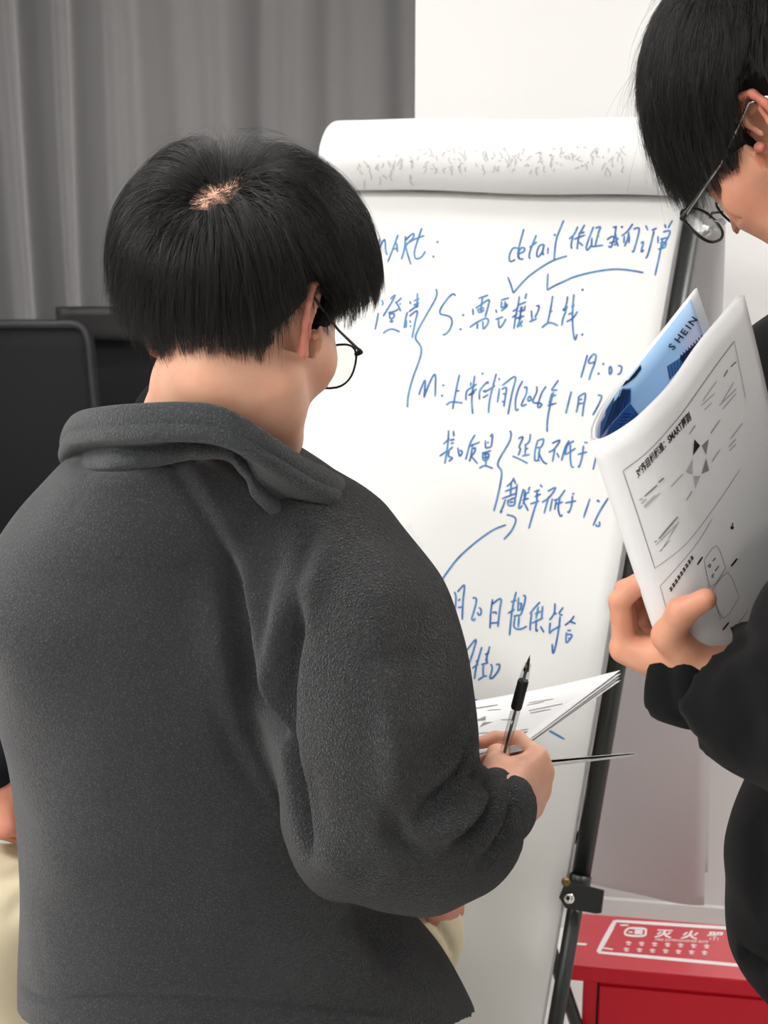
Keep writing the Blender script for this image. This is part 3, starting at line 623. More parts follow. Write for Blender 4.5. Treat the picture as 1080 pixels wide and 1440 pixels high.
    W(605, 595, 9, [[(235,90),(225,250),(205,400),(185,515)],[(165,270),(245,195)],[(120,420),(215,350)],[(295,95),(300,170)],[(250,220),(310,205)],[(260,260),(300,250)],[(240,340),(290,300)],[(240,340),(235,420),(280,440),(235,485)],[(350,310),(370,425)],[(375,345),(405,360),(395,400),(370,420)],[(570,145),(510,250),(475,370),(450,465)],[(490,300),(630,240)],[(540,260),(530,310)],[(520,330),(580,310)],[(530,330),(515,430),(495,490)],[(575,320),(560,370),(515,430)],[(530,430),(600,515)],[(700,215),(700,320)],[(760,175),(790,145),(775,300)],[(720,250),(745,245)],[(700,320),(775,300)],[(650,385),(770,350)],[(665,400),(670,470)],[(670,400),(740,390),(730,460)],[(670,440),(735,430)],[(670,475),(730,465)],[(705,400),(705,540)],[(620,575),(690,540),(795,575)],[(1010,95),(1025,140),(1010,220),(950,330),(890,430),(860,500),(860,545),(895,590),(905,650),(890,760),(850,950),(805,1115)]])
    W(700, 600, 6.75, [[(195,115),(240,100),(205,190),(215,215),(195,275)],[(140,280),(210,310),(285,350)],[(310,70),(300,140),(255,180)],[(265,180),(260,270)],[(230,280),(305,265)],[(265,215),(290,205)],[(380,130),(355,230),(350,325)],[(375,135),(435,120),(415,190),(370,200)],[(400,200),(385,320)],[(350,325),(400,320)],[(385,240),(430,330),(470,355)],[(515,160),(590,130),(540,210),(485,245)],[(545,200),(520,335)],[(560,250),(585,295)],[(680,130),(640,200),(605,325)],[(725,135),(660,180),(640,270)],[(650,265),(740,205)],[(690,170),(690,300),(700,375),(725,385)],[(820,150),(855,152)],[(760,265),(850,240)],[(815,180),(800,290),(775,380),(765,370)],[(940,265),(905,410)],[(155,485),(130,530),(85,570)],[(155,500),(170,545)],[(70,615),(180,575)],[(130,540),(120,660)],[(40,685),(185,630)],[(75,690),(50,760),(25,815),(45,800)],[(100,690),(95,745)],[(110,700),(160,680),(155,745),(100,750)],[(110,720),(150,715)],[(185,545),(170,680)],[(245,590),(215,700),(200,775),(235,750)],[(305,570),(290,610)],[(260,640),(300,620)],[(260,600),(250,690)],[(235,700),(295,680)],[(270,640),(240,740)],[(250,720),(290,800)],[(400,550),(425,575)],[(350,665),(410,640)],[(375,600),(370,740)],[(310,735),(395,705)],[(345,620),(400,600)],[(375,700),(340,810),(295,970)],[(475,615),(550,580),(490,670),(420,720)],[(485,660),(440,825)],[(640,600),(580,680),(530,700)],[(520,680),(495,805)],[(560,690),(540,790)],[(540,740),(620,715)],[(590,670),(575,780),(595,850),(615,835)],[(705,640),(730,635)],[(640,725),(745,705)],[(710,655),(700,750),(675,815),(665,800)],[(875,685),(815,865)],[(1050,675),(960,820),(905,940)],[(935,925),(940,945),(965,940),(965,900)]], dots=((950,703),(958,708)))
    W(590, 720, 7.714, [[(940,140),(820,185),(700,260),(560,370),(420,500),(310,640),(240,750),(195,880),(170,1000)],[(945,30),(1020,50),(1045,95),(1000,200),(915,300)],[(80,830),(150,810)],[(120,915),(150,905)]])
    W(610, 815, 9.6, [[(165,220),(155,330),(148,450)],[(280,165),(300,230),(295,350),(282,475)],[(320,170),(400,80),(415,110),(395,300),(385,545)],[(330,290),(360,260)],[(325,380),(390,370)],[(525,250),(565,250),(575,300),(545,420),(515,530),(545,550),(560,520)],[(610,375),(640,410),(635,470),(610,480),(590,440)],[(795,265),(770,450),(760,660)],[(780,340),(905,260),(890,420),(865,640)],[(790,450),(840,440),(845,470)],[(770,590),(870,580)],[(215,750),(240,770),(225,830)],[(410,880),(340,1005)],[(365,1065),(450,950),(570,810),(540,950),(490,1100),(450,1230)],[(650,910),(600,1080),(570,1200),(550,1345)],[(565,1105),(610,1090)],[(520,1200),(600,1140)],[(740,910),(765,920)],[(690,1015),(750,985)],[(750,930),(700,1100)],[(640,1150),(740,1120)],[(670,1150),(670,1290),(720,1300)],[(600,1360),(680,1300)],[(720,1050),(715,1130)],[(770,1140),(790,1200),(760,1330),(810,1320)],[(840,1150),(890,1150),(870,1230),(800,1330)]])
    W(700, 820, 9, [[(235,110),(200,250),(170,450),(150,665)],[(165,240),(240,215)],[(130,385),(215,330)],[(265,180),(255,350)],[(320,160),(350,170),(335,270),(295,400)],[(275,265),(300,260),(290,330)],[(250,350),(300,330)],[(200,420),(300,400)],[(220,430),(205,540),(240,580),(300,580),(370,545)],[(270,420),(260,560)],[(535,240),(470,310),(405,390)],[(430,380),(415,500),(410,600)],[(515,300),(485,450)],[(570,290),(555,450)],[(470,390),(575,350)],[(430,510),(575,440)],[(490,460),(485,600),(510,590)],[(540,545),(585,625)],[(725,255),(715,380),(655,470)],[(700,400),(750,380)],[(830,305),(770,390)],[(780,400),(825,405)],[(665,500),(655,630),(690,600),(795,540)],[(790,420),(775,560),(740,760),(700,890),(690,770)],[(970,415),(920,480),(850,535)],[(915,485),(990,515)],[(880,600),(930,600)],[(870,620),(865,745),(900,730),(940,660),(875,650)],[(900,690),(905,710)]])
    W(640, 900, 4.154, [[(525,515),(640,580)],[(95,345),(140,358)]], w_=3.2)
    D.build(t, {'ink_blue': 'blue_handwriting'})
    # writing that has bled through the rolled pages
    D2 = Decal(V3, F3, .0006); r = random.Random(3)
    for i in range(44):
        x = 505+i*8.6+r.uniform(-2, 2); y0 = 208+16*max(0, min(1, (640-x)/140)) + r.uniform(-3, 3)
        for _ in range(r.randint(2, 4)):
            a = (x+r.uniform(-3, 3), y0+r.uniform(0, 30)); b = (a[0]+r.uniform(-5, 5), a[1]+r.uniform(-2, 9)); c = (b[0]+r.uniform(-3, 5), b[1]+r.uniform(-2, 7)); D2.stroke('ink_grey', [a, b, c], 1.5, 3)
        if r.random() < .45 + (x > 740)*.3: D2.dot('ink_dark', x+r.uniform(-5, 5), y0+r.uniform(-3, 26), .9)
    D2.build(t, {'ink_grey': 'bled_through_marks', 'ink_dark': 'bled_through_specks'})
    D3 = Decal(V4, F4, .0008)
    for st in [[(345,440),(340,560),(335,650),(350,760)],[(275,600),(400,565)],[(285,620),(265,800)],[(260,690),(340,680)],[(270,770),(330,750)],[(230,855),(365,795)],[(265,860),(235,970)],[(340,880),(380,940)]]:
        D3.stroke('ink_black', [(940+x/9.82, 320+y/9.82) for x, y in st], 2.4)
    D3.build(t, {'ink_black': 'black_handwriting'})
flip_chart()
# ------------------------------------------------------------------ heads (local frame: x right, y forward, z up, origin between the ears)
EAR = [(.006, .002), (.011, .016), (.005, .029), (-.006, .033), (-.017, .027), (-.022, .012), (-.021, -.004), (-.015, -.018), (-.008, -.027), (-.001, -.028), (.003, -.018)]
EAR_R = [.0026, .003, .0036, .0038, .0038, .0036, .0034, .0034, .0050, .0046, .0030]
def head_local(neck_to, neck_r=.062, h=.0021, cheek=0, ear_out=.52):
    """one continuous head and neck; neck_to = local point the neck runs to"""
    nt = A(*neck_to); lo = np.minimum(A(-.11, -.13, -.14), nt-.09); hi = np.maximum(A(.11, .15, .15), nt+.09)
    v = Vol(lo, hi, h)
    v.ell((0, -.010, .047), (.0755, .095, .084), k=.005)
    v.ell((0, .034, .0), (.063, .062, .086), k=.03)
    for s in (-1, 1):
        v.cone((s*.056, .0, -.05), (s*.018, .066, -.088), .018, .016, .03)
        v.cone((s*.046, .055, -.018), (s*.060, .015, -.012), .022, .016, .02)
        v.cone((s*.008, .089, .023), (s*.044, .078, .025), .009, .009, .012)
        v.ell((s*.032, .100, .003), (.017, .014, .011), k=.012, sub=True)
        v.ell((s*.032, .083, .003), (.0125, .0125, .0115), k=.003)
        v.cone((s*.020, .0955, .008), (s*.044, .089, .007), .0028, .0024, .003)
        v.cone((s*.0, .101, -.031), (s*.013, .100, -.031), .010, .0072, .006)
        v.cone((0, .098, -.050), (s*.020, .088, -.053), .0062, .003, .006)
        v.cone((0, .097, -.060), (s*.018, .088, -.058), .0070, .003, .005)
    if cheek:
        for s in (-1, 1): v.cone((s*.042, .062, -.022), (s*.040, .052, -.060), cheek, cheek*.9, .02)
    v.ell((0, .066, -.086), (.026, .022, .020), k=.025)
    v.cone((0, .090, .020), (0, .112, -.026), .0085, .0105, .012)
    v.ell((0, .106, -.0555), (.019, .008, .0012), k=.002, sub=True)
    for s in (-1, 1): v.ell((s*.007, .106, -.041), (.0038, .005, .003), k=.003, sub=True)
    nk = A(0, -.018, -.040); v.cone(nk, nt, .050, neck_r, .025)
    v.cone((0, .01, -.06), nt+(A(0, .02, 0)), .045, neck_r*.85, .03)
    # ears
    for s in (-1, 1):
        pt = lambda y, z, e=0: (s*(.0725+ear_out*(.010-y)+e+.012*max(0, z)), y-.006, z)
        v.ell(pt(-.004, .002, -.004), (.004, .017, .026), R=frame((-s*ear_out*.75, 1, 0), (0, 0, 1)), k=.006)
        v.cone((s*.068, -.012, .012), pt(-.010, .008), .008, .004, .01); v.cone((s*.068, -.010, -.014), pt(-.006, -.016), .008, .004, .01)
        v.ell(pt(.000, -.002, .006), (.006, .008, .012), k=.004, sub=True)
        v.ell(pt(-.003, .018, .006), (.004, .007, .007), k=.003, sub=True)
        v.chain([pt(*p) for p in EAR], EAR_R, .0025)
        v.chain([pt(-.014, .014, .002), pt(-.013, .0, .003), pt(-.008, -.012, .002), pt(.003, -.013, .0)], [.0025, .0028, .003, .0028], .003)
        v.cone((s*.0735, .010, -.004), (s*.0775, .006, -.007), .005, .004, .004)
    V, Q = v.mesh('head', 2)
    b = np.zeros(len(V)); e = (np.abs(V[:, 0]) > .076) & (V[:, 1] < .02) & (V[:, 1] > -.05) & (V[:, 2] > -.045); b[e] = .75
    ck = np.exp(-((np.abs(V[:, 0])-.052)**2+(V[:, 1]-.055)**2+(V[:, 2]+.025)**2)/.0006)*.5; b = np.maximum(b, ck)
    b = np.maximum(b, .8*np.exp(-((V[:, 1]-.10)**2+(V[:, 2]+.056)**2)/.0001)); b = np.maximum(b, .4*np.exp(-((V[:, 1]-.12)**2+(V[:, 2]+.03)**2+V[:, 0]**2)/.0003))
    return V, Q, b
CC = A(0, -.008, .045); CR = A(.078, .098, .087)
def r_surf(D): return 1/np.sqrt(((D/CR)**2).sum(1))
def hair_system(name, R, org, parent, V, Q, N, hairline, length, lift, whorl, grav=.9, part=None, seed=1, rad=.00013, steps=14, base=True, fringe=None, flow_extra=None, clump=.45, mess=.06, mt='hair', ear_front=.010, cutline=None):
    rg = np.random.default_rng(seed); tree = bvh(V, Q)
    D = rg.normal(size=(N*4, 3)); D /= np.linalg.norm(D, axis=1, keepdims=True); D = D[D[:, 2] > -.85]
    P0 = CC+D*r_surf(D)[:, None]; keep = hairline(P0) ; P0 = P0[keep][:N]
    pts = []
    for p in P0:
        d = Vector(p-CC).normalized(); h = tree.ray_cast(Vector(CC+np.array(d)*.14), -d)
        pts.append(h[0] if h[0] is not None and (h[0]-Vector(p)).length < .02 else Vector(p))
    P0 = np.array(pts); n = len(P0)
    wd = A(*whorl); wd /= np.linalg.norm(wd); g = R.T@A(0, 0, -1)
    L = length(P0)*(1+.16*rg.normal(size=n).clip(-2, 2)); lf = lift(P0)
    X = P0.copy(); C = [X.copy()]; mv = rg.normal(size=(n, 3))*mess
    vel = None
    for s in range(steps-1):
        t = (s+1)/(steps-1); d = X-CC; r = np.linalg.norm(d, axis=1, keepdims=True); nn = d/r
        fl = -(wd-(nn@wd)[:, None]*nn); fn = np.linalg.norm(fl, axis=1, keepdims=True); fl = fl/np.maximum(fn, .08)
        gt = g-(nn@g)[:, None]*nn
        v = fl*(1-.75*t*grav)+gt*grav*(.25+1.1*t)+mv
        if flow_extra is not None: v = v+flow_extra(X, t, rg)
        below = np.clip(-(nn@-g)*1.5, 0, 1)[:, None]; v = v+g*below*.9
        v /= np.linalg.norm(v, axis=1, keepdims=True)+1e-9
        if vel is not None: v = .55*vel+.45*v; v /= np.linalg.norm(v, axis=1, keepdims=True)
        vel = v; X = X+v*(L/(steps-1))[:, None]
        d = X-CC; r = np.linalg.norm(d, axis=1); nn = d/r[:, None]; tgt = r_surf(nn)+lf*(1-np.exp(-t*L/.028))
        low = (nn@-g) < -.05   # past the widest line hair hangs free
        r2 = np.where(low, np.maximum(r, tgt), tgt+(r-tgt)*.35); X = CC+nn*r2[:, None]; C.append(X.copy())
    C = np.stack(C, 1)                              # n, steps, 3
    # cut around the ears
    z_ = (np.abs(C[:, :, 0]) > .058) & (C[:, :, 1] < ear_front) & (C[:, :, 1] > -.040) & (C[:, :, 2] < .033-.25*(C[:, :, 1]+.01)) & (C[:, :, 2] > -.035)
    if cutline is not None:
        jit = rg.normal(size=(n, 1))*.007+(.007*np.sin(P0[:, 0]*170)+.006*np.sin(P0[:, 1]*230+2))[:, None]; z_ = z_ | ((C[:, :, 1] > .012) & (C[:, :, 2] < np.interp(C[:, :, 1], *cutline)+jit))
    for i in np.where(z_.any(1))[0]:
        k = max(1, int(np.argmax(z_[i]))-1) + .6*rg.random(); q = np.linspace(0, k, steps)
        for a in range(3): C[i, :, a] = np.interp(q, np.arange(steps), C[i, :, a].copy())
    # clumps
    if clump > 0:
        m = max(1, n//26); ci = rg.choice(n, m, replace=False); kd = KDTree(m)
        for j, c in enumerate(ci): kd.insert(Vector(P0[c]), j)
        kd.balance(); near = np.array([kd.find(Vector(p))[1] for p in P0]); lead = C[ci[near]]
        tt = (np.linspace(0, 1, steps)**1.4)[None, :, None]; C = C+(lead-C)*tt*clump*np.clip(1-np.linalg.norm(P0-P0[ci[near]], axis=1)/.03, 0, 1)[:, None, None]
    n2 = len(C); W = C.reshape(-1, 3)@R.T+org
    hc = bpy.data.hair_curves.new(name); hc.add_curves([steps]*n2); 
    hc.points.foreach_set('position', (W).astype(np.float32).ravel())
    rr = np.tile(np.linspace(1, .35, steps), n2)*rad; hc.points.foreach_set('radius', rr.astype(np.float32))
    o = bpy.data.objects.new(name, hc); sc.collection.objects.link(o); hc.materials.append(M[mt]); o.parent = parent
    return o
def hair_cap(R, org, body, hairline, th, cut=None, name='hair', lowfade=True):
    """dark under-layer of the haircut, a closed shell hugging the skull"""
    h = .0028; v = Vol((-.11, -.125, -.09), (.11, .125, .155), h)
    v.ell(CC, CR+th, k=0)
    X = v.ax[0][:, None, None]; Y = v.ax[1][None, :, None]; Z = v.ax[2][None, None, :]; P3 = np.stack(np.broadcast_arrays(X, Y, Z), -1).reshape(-1, 3)
    m = hairline(P3, True).reshape(v.n) if True else None
    v.F = np.maximum(v.F, m.astype(np.float32))
    inner = (np.linalg.norm((P3-CC)/(CR-.006), axis=1)-1).reshape(v.n)*.08; v.F = np.maximum(v.F, -inner.astype(np.float32))
    if cut is not None:
        for a, b, r in cut: v.cone(a, b, r, r, 0, sub=True)
    V, Q = v.mesh('cap', 1); W = V@R.T+org
    return W, Q
def hl(front=.072, temple=.030, over=.028, nape=-.05, side=-.008):
    ys = [-.12, -.085, -.055, -.03, -.012, .010, .016, .032, .05, .07, .095]
    zs = [nape, nape, nape+.008, -.012, .030, over, side, .004, temple, front-.008, front+.01]
    def f(Pn, sdf=False):
        z = np.interp(Pn[:, 1], ys, zs)
        return (z-Pn[:, 2]) if sdf else Pn[:, 2] > z
    return f

# ------------------------------------------------------------------ hands (local frame: y to the fingers, z the back of the hand, x towards the thumb)
def hand_vol(v, R, org, curl, spread=(.10, .03, -.05, -.14), thumb=None, s=1.0, mir=1, fore=None, wr=.024):
    """adds a hand with five bent fingers to volume v. curl: four (mcp, pip, dip) triples in radians"""
    T = lambda p: A(*org)+R@(A(p[0]*mir, p[1], p[2])*s)
    base = [(.025, .088, .0), (.006, .093, .003), (-.014, .088, .001), (-.031, .078, -.003)]
    lens = [(.041, .024, .021), (.045, .028, .022), (.041, .026, .021), (.032, .020, .018)]
    rad = [(.0098, .0088, .0082, .0068), (.0100, .0090, .0083, .0070), (.0095, .0085, .0078, .0066), (.0084, .0074, .0068, .0060)]
    for b, r in zip(base, (.0125, .0125, .012, .011)): v.cone(T((b[0]*.55, .012, -.004)), T(b), .019*s, r*s, .014)
    v.cone(T((.0, -.02, -.002)), T((.0, .02, -.003)), wr*s*.92, wr*s, .012)
    v.cone(T((.018, .018, -.012)), T((.022, .055, -.012)), .017*s, .012*s, .014)
    v.cone(T((-.020, .02, -.010)), T((-.026, .06, -.008)), .014*s, .012*s, .012)
    tips = []
    for i in range(4):
        p = A(*base[i]); a = 0; pts = [p]
        for j in range(3):
            a += curl[i][j]; sp = spread[i]*(1 if j == 0 else .6)
            d = A(sin(sp), cos(sp)*cos(a), -sin(a)); d /= np.linalg.norm(d); p = p+d*lens[i][j]; pts.append(p)
        W = [T(q) for q in pts]; rr = [r*s for r in rad[i]]
        fv = Vol(np.min(W, 0)-.016, np.max(W, 0)+.016, v.h); fv.F[:] = .2
        v.chain(W[:2], rr[:2], .004); v.chain(W[1:], rr[1:], .0022)
        v.ell(W[1], (rr[1]*1.08,)*3, k=.002); v.ell(W[2], (rr[2]*1.06,)*3, k=.002); tips.append((W[2], W[3]))
    tp = thumb or [(.018, .016, -.010), (.040, .046, -.016), (.052, .076, -.016), (.054, .102, -.012)]
    W = [T(q) for q in tp]; v.chain(W, [.0165*s, .0128*s, .0108*s, .0088*s], .006); v.ell(W[2], (.0113*s,)*3, k=.003)
    if fore is not None:
        v.cone(T((0, -.015, -.002)), fore[0], wr*s*.95, fore[1], .02)
    return T

# ------------------------------------------------------------------ joining pieces of one body into one mesh object
def join_body(name, parts, m, loc, label, group=None):
    Vs = []; Qs = []; B = []; o = 0
    for V, Q, b in parts: Vs.append(V); Qs.append(Q+o); B.append(b if b is not None else np.zeros(len(V))); o += len(V)
    V = np.concatenate(Vs)-A(*loc); me = npmesh(name, V, np.concatenate(Qs)); setattr_float(me, 'blush', np.concatenate(B))
    ob = bpy.data.objects.new(name, me); ob.location = loc; sc.collection.objects.link(ob); me.materials.append(M[m])
    me.polygons.foreach_set('use_smooth', [True]*len(me.polygons)); tag(ob, label, 'person', group); return ob
def shift_child(o, parent): o.parent = parent; o.location = -Vector(parent.location)
def npobj(name, V, Q, m, parent, pile=None):
    me = npmesh(name, V, Q)
    if pile is not None: setattr_float(me, 'pile', pile)
    return link(name, me, M[m], parent)
def legs_vol(hipL, hipR, footL, footR, rh=.105, rk=.075, ra=.058, lo_z=.03, h=.009, knees=None, waist=None, wr=(.17, .12), yaw=0):
    pts = [A(*p) for p in (hipL, hipR, footL, footR)]+([A(*k) for k in knees] if knees else [])+([A(*waist)] if waist is not None else [])
    v = Vol(np.min(pts, 0)-.2, np.max(pts, 0)+.2, h)
    for i, (a, b) in enumerate(((hipL, footL), (hipR, footR))):
        k = A(*knees[i]) if knees else (A(*a)+A(*b))/2+A(0, .0, 0); v.chain([a, k, b], [rh, rk, ra], .02)
    if waist is not None:
        wv = A(*waist); m = (A(*hipL)+A(*hipR))/2; c, s = cos(yaw), sin(yaw); Rw = A(c, -s, 0, s, c, 0, 0, 0, 1).reshape(3, 3).T
        for t in np.linspace(0, 1, 5): v.ell(m*(1-t)+wv*t, (wr[0]*(1-.06*t), wr[1], .08), R=Rw, k=.03)
    return v
def shoe(parent, ankle, toe_dir, L=.27):
    a = A(*ankle); f = A(toe_dir[0], toe_dir[1], 0); f /= np.linalg.norm(f); c = A(a[0], a[1], 0)+f*.05
    R = frame(f, (0, 0, 1)); v = Vol(c-.2*A(1, 1, 0)-A(0, 0, .02), c+.2*A(1, 1, 0)+A(0, 0, .16), .006)
    v.ell(c-f*.075+A(0, 0, .05), (.036, .045, .045), R, .02); v.ell(c+f*.05+A(0, 0, .038), (.046, .085, .034), R, .03); v.cone(c-f*.07+A(0, 0, .06), c-f*.055+A(0, 0, .115), .036, .036, .02)
    X = v.ax[2][None, None, :]; v.F = np.maximum(v.F, (.012-X).astype(np.float32)); V, Q = v.mesh('s', 2); o = npobj('shoe', V, Q, 'shoe', parent)
    mb = MB(); n = 20; ring = [c+f*(.13*cos(t))+R[:, 0]*(.045*sin(t)*(1+.1*cos(t))) for t in np.linspace(0, 2*pi, n, endpoint=False)]
    Vv = [p for p in ring]+[p+A(0, 0, .02) for p in ring]; mb.add(Vv, [tuple(range(n))[::-1], tuple(range(n, 2*n))]+[(i, (i+1) % n, n+(i+1) % n, n+i) for i in range(n)]); s = mb.build('sole', M['sole'], None); s.parent = o; return o

def glasses(R, org, label, m_frame='black_plastic', slide=0.0, w_=.052, hgt=.040, drop=0.0, cat='glasses', thick=.0011, temple_end=-.012, wrap=1.0, templ_m=None):
    """eyeglasses in a head frame: y forward"""
    T = lambda x, y, z: A(*org)+R@A(x, y, z)
    t = empty('eyeglasses', tuple(T(0, .10, 0))); tag(t, label, cat)
    yf = .108+slide; zc = .003+drop; tl = tan(radians(7))
    for s in (-1, 1):
        cx = s*.034; n = 28; ring = []
        for k in range(n):
            a = 2*pi*k/n; x = cos(a); z = sin(a); e = 2.5
            x = np.sign(x)*abs(x)**(2/e)*w_/2; z = np.sign(z)*abs(z)**(2/e)*hgt/2; ring.append(T(cx+x, yf-.010*((cx+x)/.06)**2+tl*z*.5, zc+z))
        ring = np.array(ring); MB().tube(list(ring)+[ring[0]], thick, 6, False).build('rim', M[m_frame], t, True)
        c = ring.mean(0); Vg = [c]+list(ring); mb = MB(); off = R[:, 1]*.0006
        mb.add([p+off for p in Vg]+[p-off for p in Vg], [(0, i+1, (i+1) % n+1) for i in range(n)]+[(n+1, n+1+(i+1) % n+1, n+2+i) for i in range(n)]+[(i+1, n+2+i, n+2+(i+1) % n, (i+1) % n+1) for i in range(n)])
        mb.build('lens', M['lens'], t, False)
        hx = s*(.034+w_/2); zt = zc+hgt*.22
        MB().tube([T(hx-s*.001, yf-.010*(hx/.06)**2, zt), T(hx+s*.006, yf-.014, zt+.001), T(hx+s*.008, yf-.020, zt+.001)], [.0022, .0026, .0020], 8).build('hinge', M[m_frame], t, True)
        MB().tube([T(hx+s*.008, yf-.020, zt+.001), T(s*.0745, .045, zt*.5+.008), T(s*.0775, .008, .020), T(s*.079, -.012, .026), T(s*.079, -.026, .018), T(s*.077, -.036, .0)], [.0015, .0012, .0012, .0014, .002, .0021], 8).build('temple_arm', M[templ_m or m_frame], t, True)
    MB().tube([T(-.011, yf, zc+.004), T(0, yf+.002, zc+.008), T(.011, yf, zc+.004)], .0013, 8).build('bridge', M[m_frame], t, True)
    for s in (-1, 1): MB().tube([T(s*.010, yf-.001, zc), T(s*.012, yf-.008, zc-.006), T(s*.013, yf-.009, zc-.010)], [.0008, .0025, .0022], 6).build('nose_pad', M['clear'], t, True)
    return t

# ------------------------------------------------------------------ person in the grey fleece (nearest, seen from behind)
def man_front():
    Yc = 1.36; yaw = radians(26)
    loc = (-.22, 1.42, 0)
    # --- head
    hr = head_frame(33, 25, -5)
    horg = P(436, 452, 1.225)-hr@A(.083, -.012, 0)
    nb = P(272, 612, 1.352); nl = hr.T@(nb-horg)
    V, Q, b = head_local(nl, .055)
    WV = V@hr.T+horg
    parts = [(WV, Q, b)]
    # --- hands: right holds pen and papers, left carries the papers from below
    wr = P(698, 1140, 1.298); Rh = frame((.55, .83, .05), (.8, -.58, .05)); Rh = np.stack([np.cross(Rh[:, 1], Rh[:, 2]), Rh[:, 1], Rh[:, 2]], 1)
    # x axis must point to the thumb (up); z = back of the hand (to the right)
    X = np.cross(Rh[:, 1], Rh[:, 2]); mir = 1 if X[2] > 0 else -1
    Rh = np.stack([X, Rh[:, 1], Rh[:, 2]], 1)
    el = P(520, 1170, 1.22)
    v = Vol(wr+A(-.12, -.09, -.10), wr+A(.10, .17, .12), .0021)
    hand_vol(v, Rh, wr-A(0.0, .01, 0), [(1.0, 1.1, .6), (1.05, 1.15, .6), (1.15, 1.2, .6), (1.2, 1.2, .6)], mir=mir, fore=(wr+(el-wr)*.35, .03),
             thumb=[(.016, .016, -.010), (.028, .044, -.024), (.028, .068, -.036), (.020, .088, -.042)])
    V, Q = v.mesh('hand', 2); parts.append((V, Q, .45*np.exp(-((V-P(752, 1100, 1.40))**2).sum(1)/.0006)+.12))
    lw = P(535, 1104, 1.50)-A(0, 0, .05); Rl = frame((.9, -.05, -.08), (.0, 0, -1)); X = Rl[:, 0]
    v = Vol(lw-A(.10, .13, .12), lw+A(.16, .13, .12), .0024)
    hand_vol(v, Rl, lw, [(.25, .5, .3), (.3, .5, .3), (.35, .5, .3), (.4, .5, .35)], mir=(1 if X[1] > 0 else -1), fore=(lw+A(-.08, -.02, .0), .03),
             thumb=[(.018, .016, -.010), (.042, .046, -.012), (.056, .074, -.012), (.060, .098, -.010)])
    V, Q = v.mesh('hand', 2); parts.append((V, Q, None))
    # --- torso under the clothes down to the hips
    tz = lambda y: P(300, y, Yc)[2]
    v = Vol((-.55, 1.1, .85), (.25, 1.75, 1.56), .012); v.torso([tz(y) for y in (1450, 1200, 900, 760, 660)], [-.20, -.20, -.20, -.18, -.17], [Yc+.03]*5, [.13, .13, .135, .11, .06], [.09, .09, .10, .08, .06], yaw, .02)
    V, Q = v.mesh('t', 1); parts.append((V, Q, None))
    body = join_body('person', parts, 'skin', loc, 'man in a charcoal fleece pullover seen from behind, head bowed toward the flip chart', None)
    # --- hair
    cutw = [(285, 283), (300, 273), (322, 266), (338, 254), (347, 238)]
    hv = bvh(WV, parts[0][1]); cp = [cast(hv, *c)[0] for c in cutw]; cl = [hr.T@(c-horg) for c in cp if c is not None]
    hline = hl(nape=-.070, over=.036, temple=.03)
    W, Qc = hair_cap(hr, horg, None, hline, .006, [(cl[i], cl[i+1], .0026) for i in range(len(cl)-1)])
    cap = npobj('hair', W, Qc, 'hair_base', body)
    CL = np.array(cl); wh = CL.mean(0)-CC
    def hline2(Pn, sdf=False):
        k = hline(Pn)
        d = np.min([polydist(Pn, CL)[0]], 0); return k & (d > .0004+.0008*RNG.random(len(Pn)))
    CL1 = ([.012, .026, .040, .060, .12], [-.020, -.004, .036, .058, .064])
    def length(p): return np.interp(p[:, 2], [-.06, -.02, .03, .07, .11], [.026, .044, .070, .098, .118])
    def lift(p): return np.interp(p[:, 2], [-.06, -.03, .01, .05, .10], [.005, .013, .020, .029, .043])
    seg = CL
    def part_flow(X, t, rg):
        # hair falls away from both sides of the short parting
        j = np.argmin(((X[:, None, :]-seg[None])**2).sum(2), 1); d = X-seg[j]; n_ = np.linalg.norm(d, axis=1, keepdims=True)
        return d/(n_+1e-6)*np.exp(-n_/.04)*1.4
    hair_system('hair_strands', hr, horg, cap, WV@hr-horg@hr, parts[0][1], 30000, hline2, length, lift, wh, grav=.75, seed=4, flow_extra=part_flow, rad=.00016, cutline=CL1)
    hair_system('stray_glint_strands', hr, horg, cap, WV@hr-horg@hr, parts[0][1], 1300, hline, length, lambda p: lift(p)+.003, wh, grav=.8, seed=9, flow_extra=part_flow, cutline=CL1, rad=.00012, clump=0, mess=.22, mt='hair_light')
    # --- jacket
    v = Vol((-.62, 1.02, .74), (.32, 1.78, 1.58), .0046)
    rows = [(604, 150, 400, .078), (634, 108, 436, .10), (668, 74, 470, .118), (710, 34, 505, .134), (755, 2, 530, .143), (820, -26, 545, .15), (890, -10, 540, .15), (980, 10, 530, .15), (1080, 26, 520, .148), (1180, 36, 520, .146), (1280, 42, 545, .148), (1350, 44, 592, .15), (1410, 46, 632, .152), (1450, 50, 655, .152), (1500, 54, 678, .152), (1580, 58, 690, .15)]
    zs, cx, aa, bb = [], [], [], []
    for y, l, r_, b_ in rows:
        pl, pr = P(l, y, Yc), P(r_, y, Yc); Wd = (pr[0]-pl[0])/2; zs.append(pl[2]); cx.append((pl[0]+pr[0])/2); bb.append(b_)
        aa.append(math.sqrt(max(Wd**2-(b_*sin(yaw))**2, .03**2))/cos(yaw))
    v.torso(zs, cx, [1.325, 1.332, 1.346, 1.362]+[Yc+.015]*(len(zs)-4), aa, bb, -yaw, .02, 2.25)
    sR = P(482, 745, 1.285); sR2 = P(520, 850, 1.255)
    v.chain([P(385, 735, 1.33), P(452, 800, 1.30), P(497, 880, 1.265), P(518, 970, 1.24), P(530, 1060, 1.225), P(530, 1150, 1.215)], [.062, .080, .086, .088, .087, .078], .034)
    v.chain([P(530, 1150, 1.215), P(595, 1176, 1.23), P(645, 1166, 1.252), P(690, 1140, 1.300)], [.080, .068, .060, .049], .02)
    v.cone(P(500, 1185, 1.22), P(520, 1190, 1.22), .055, .055, .02)
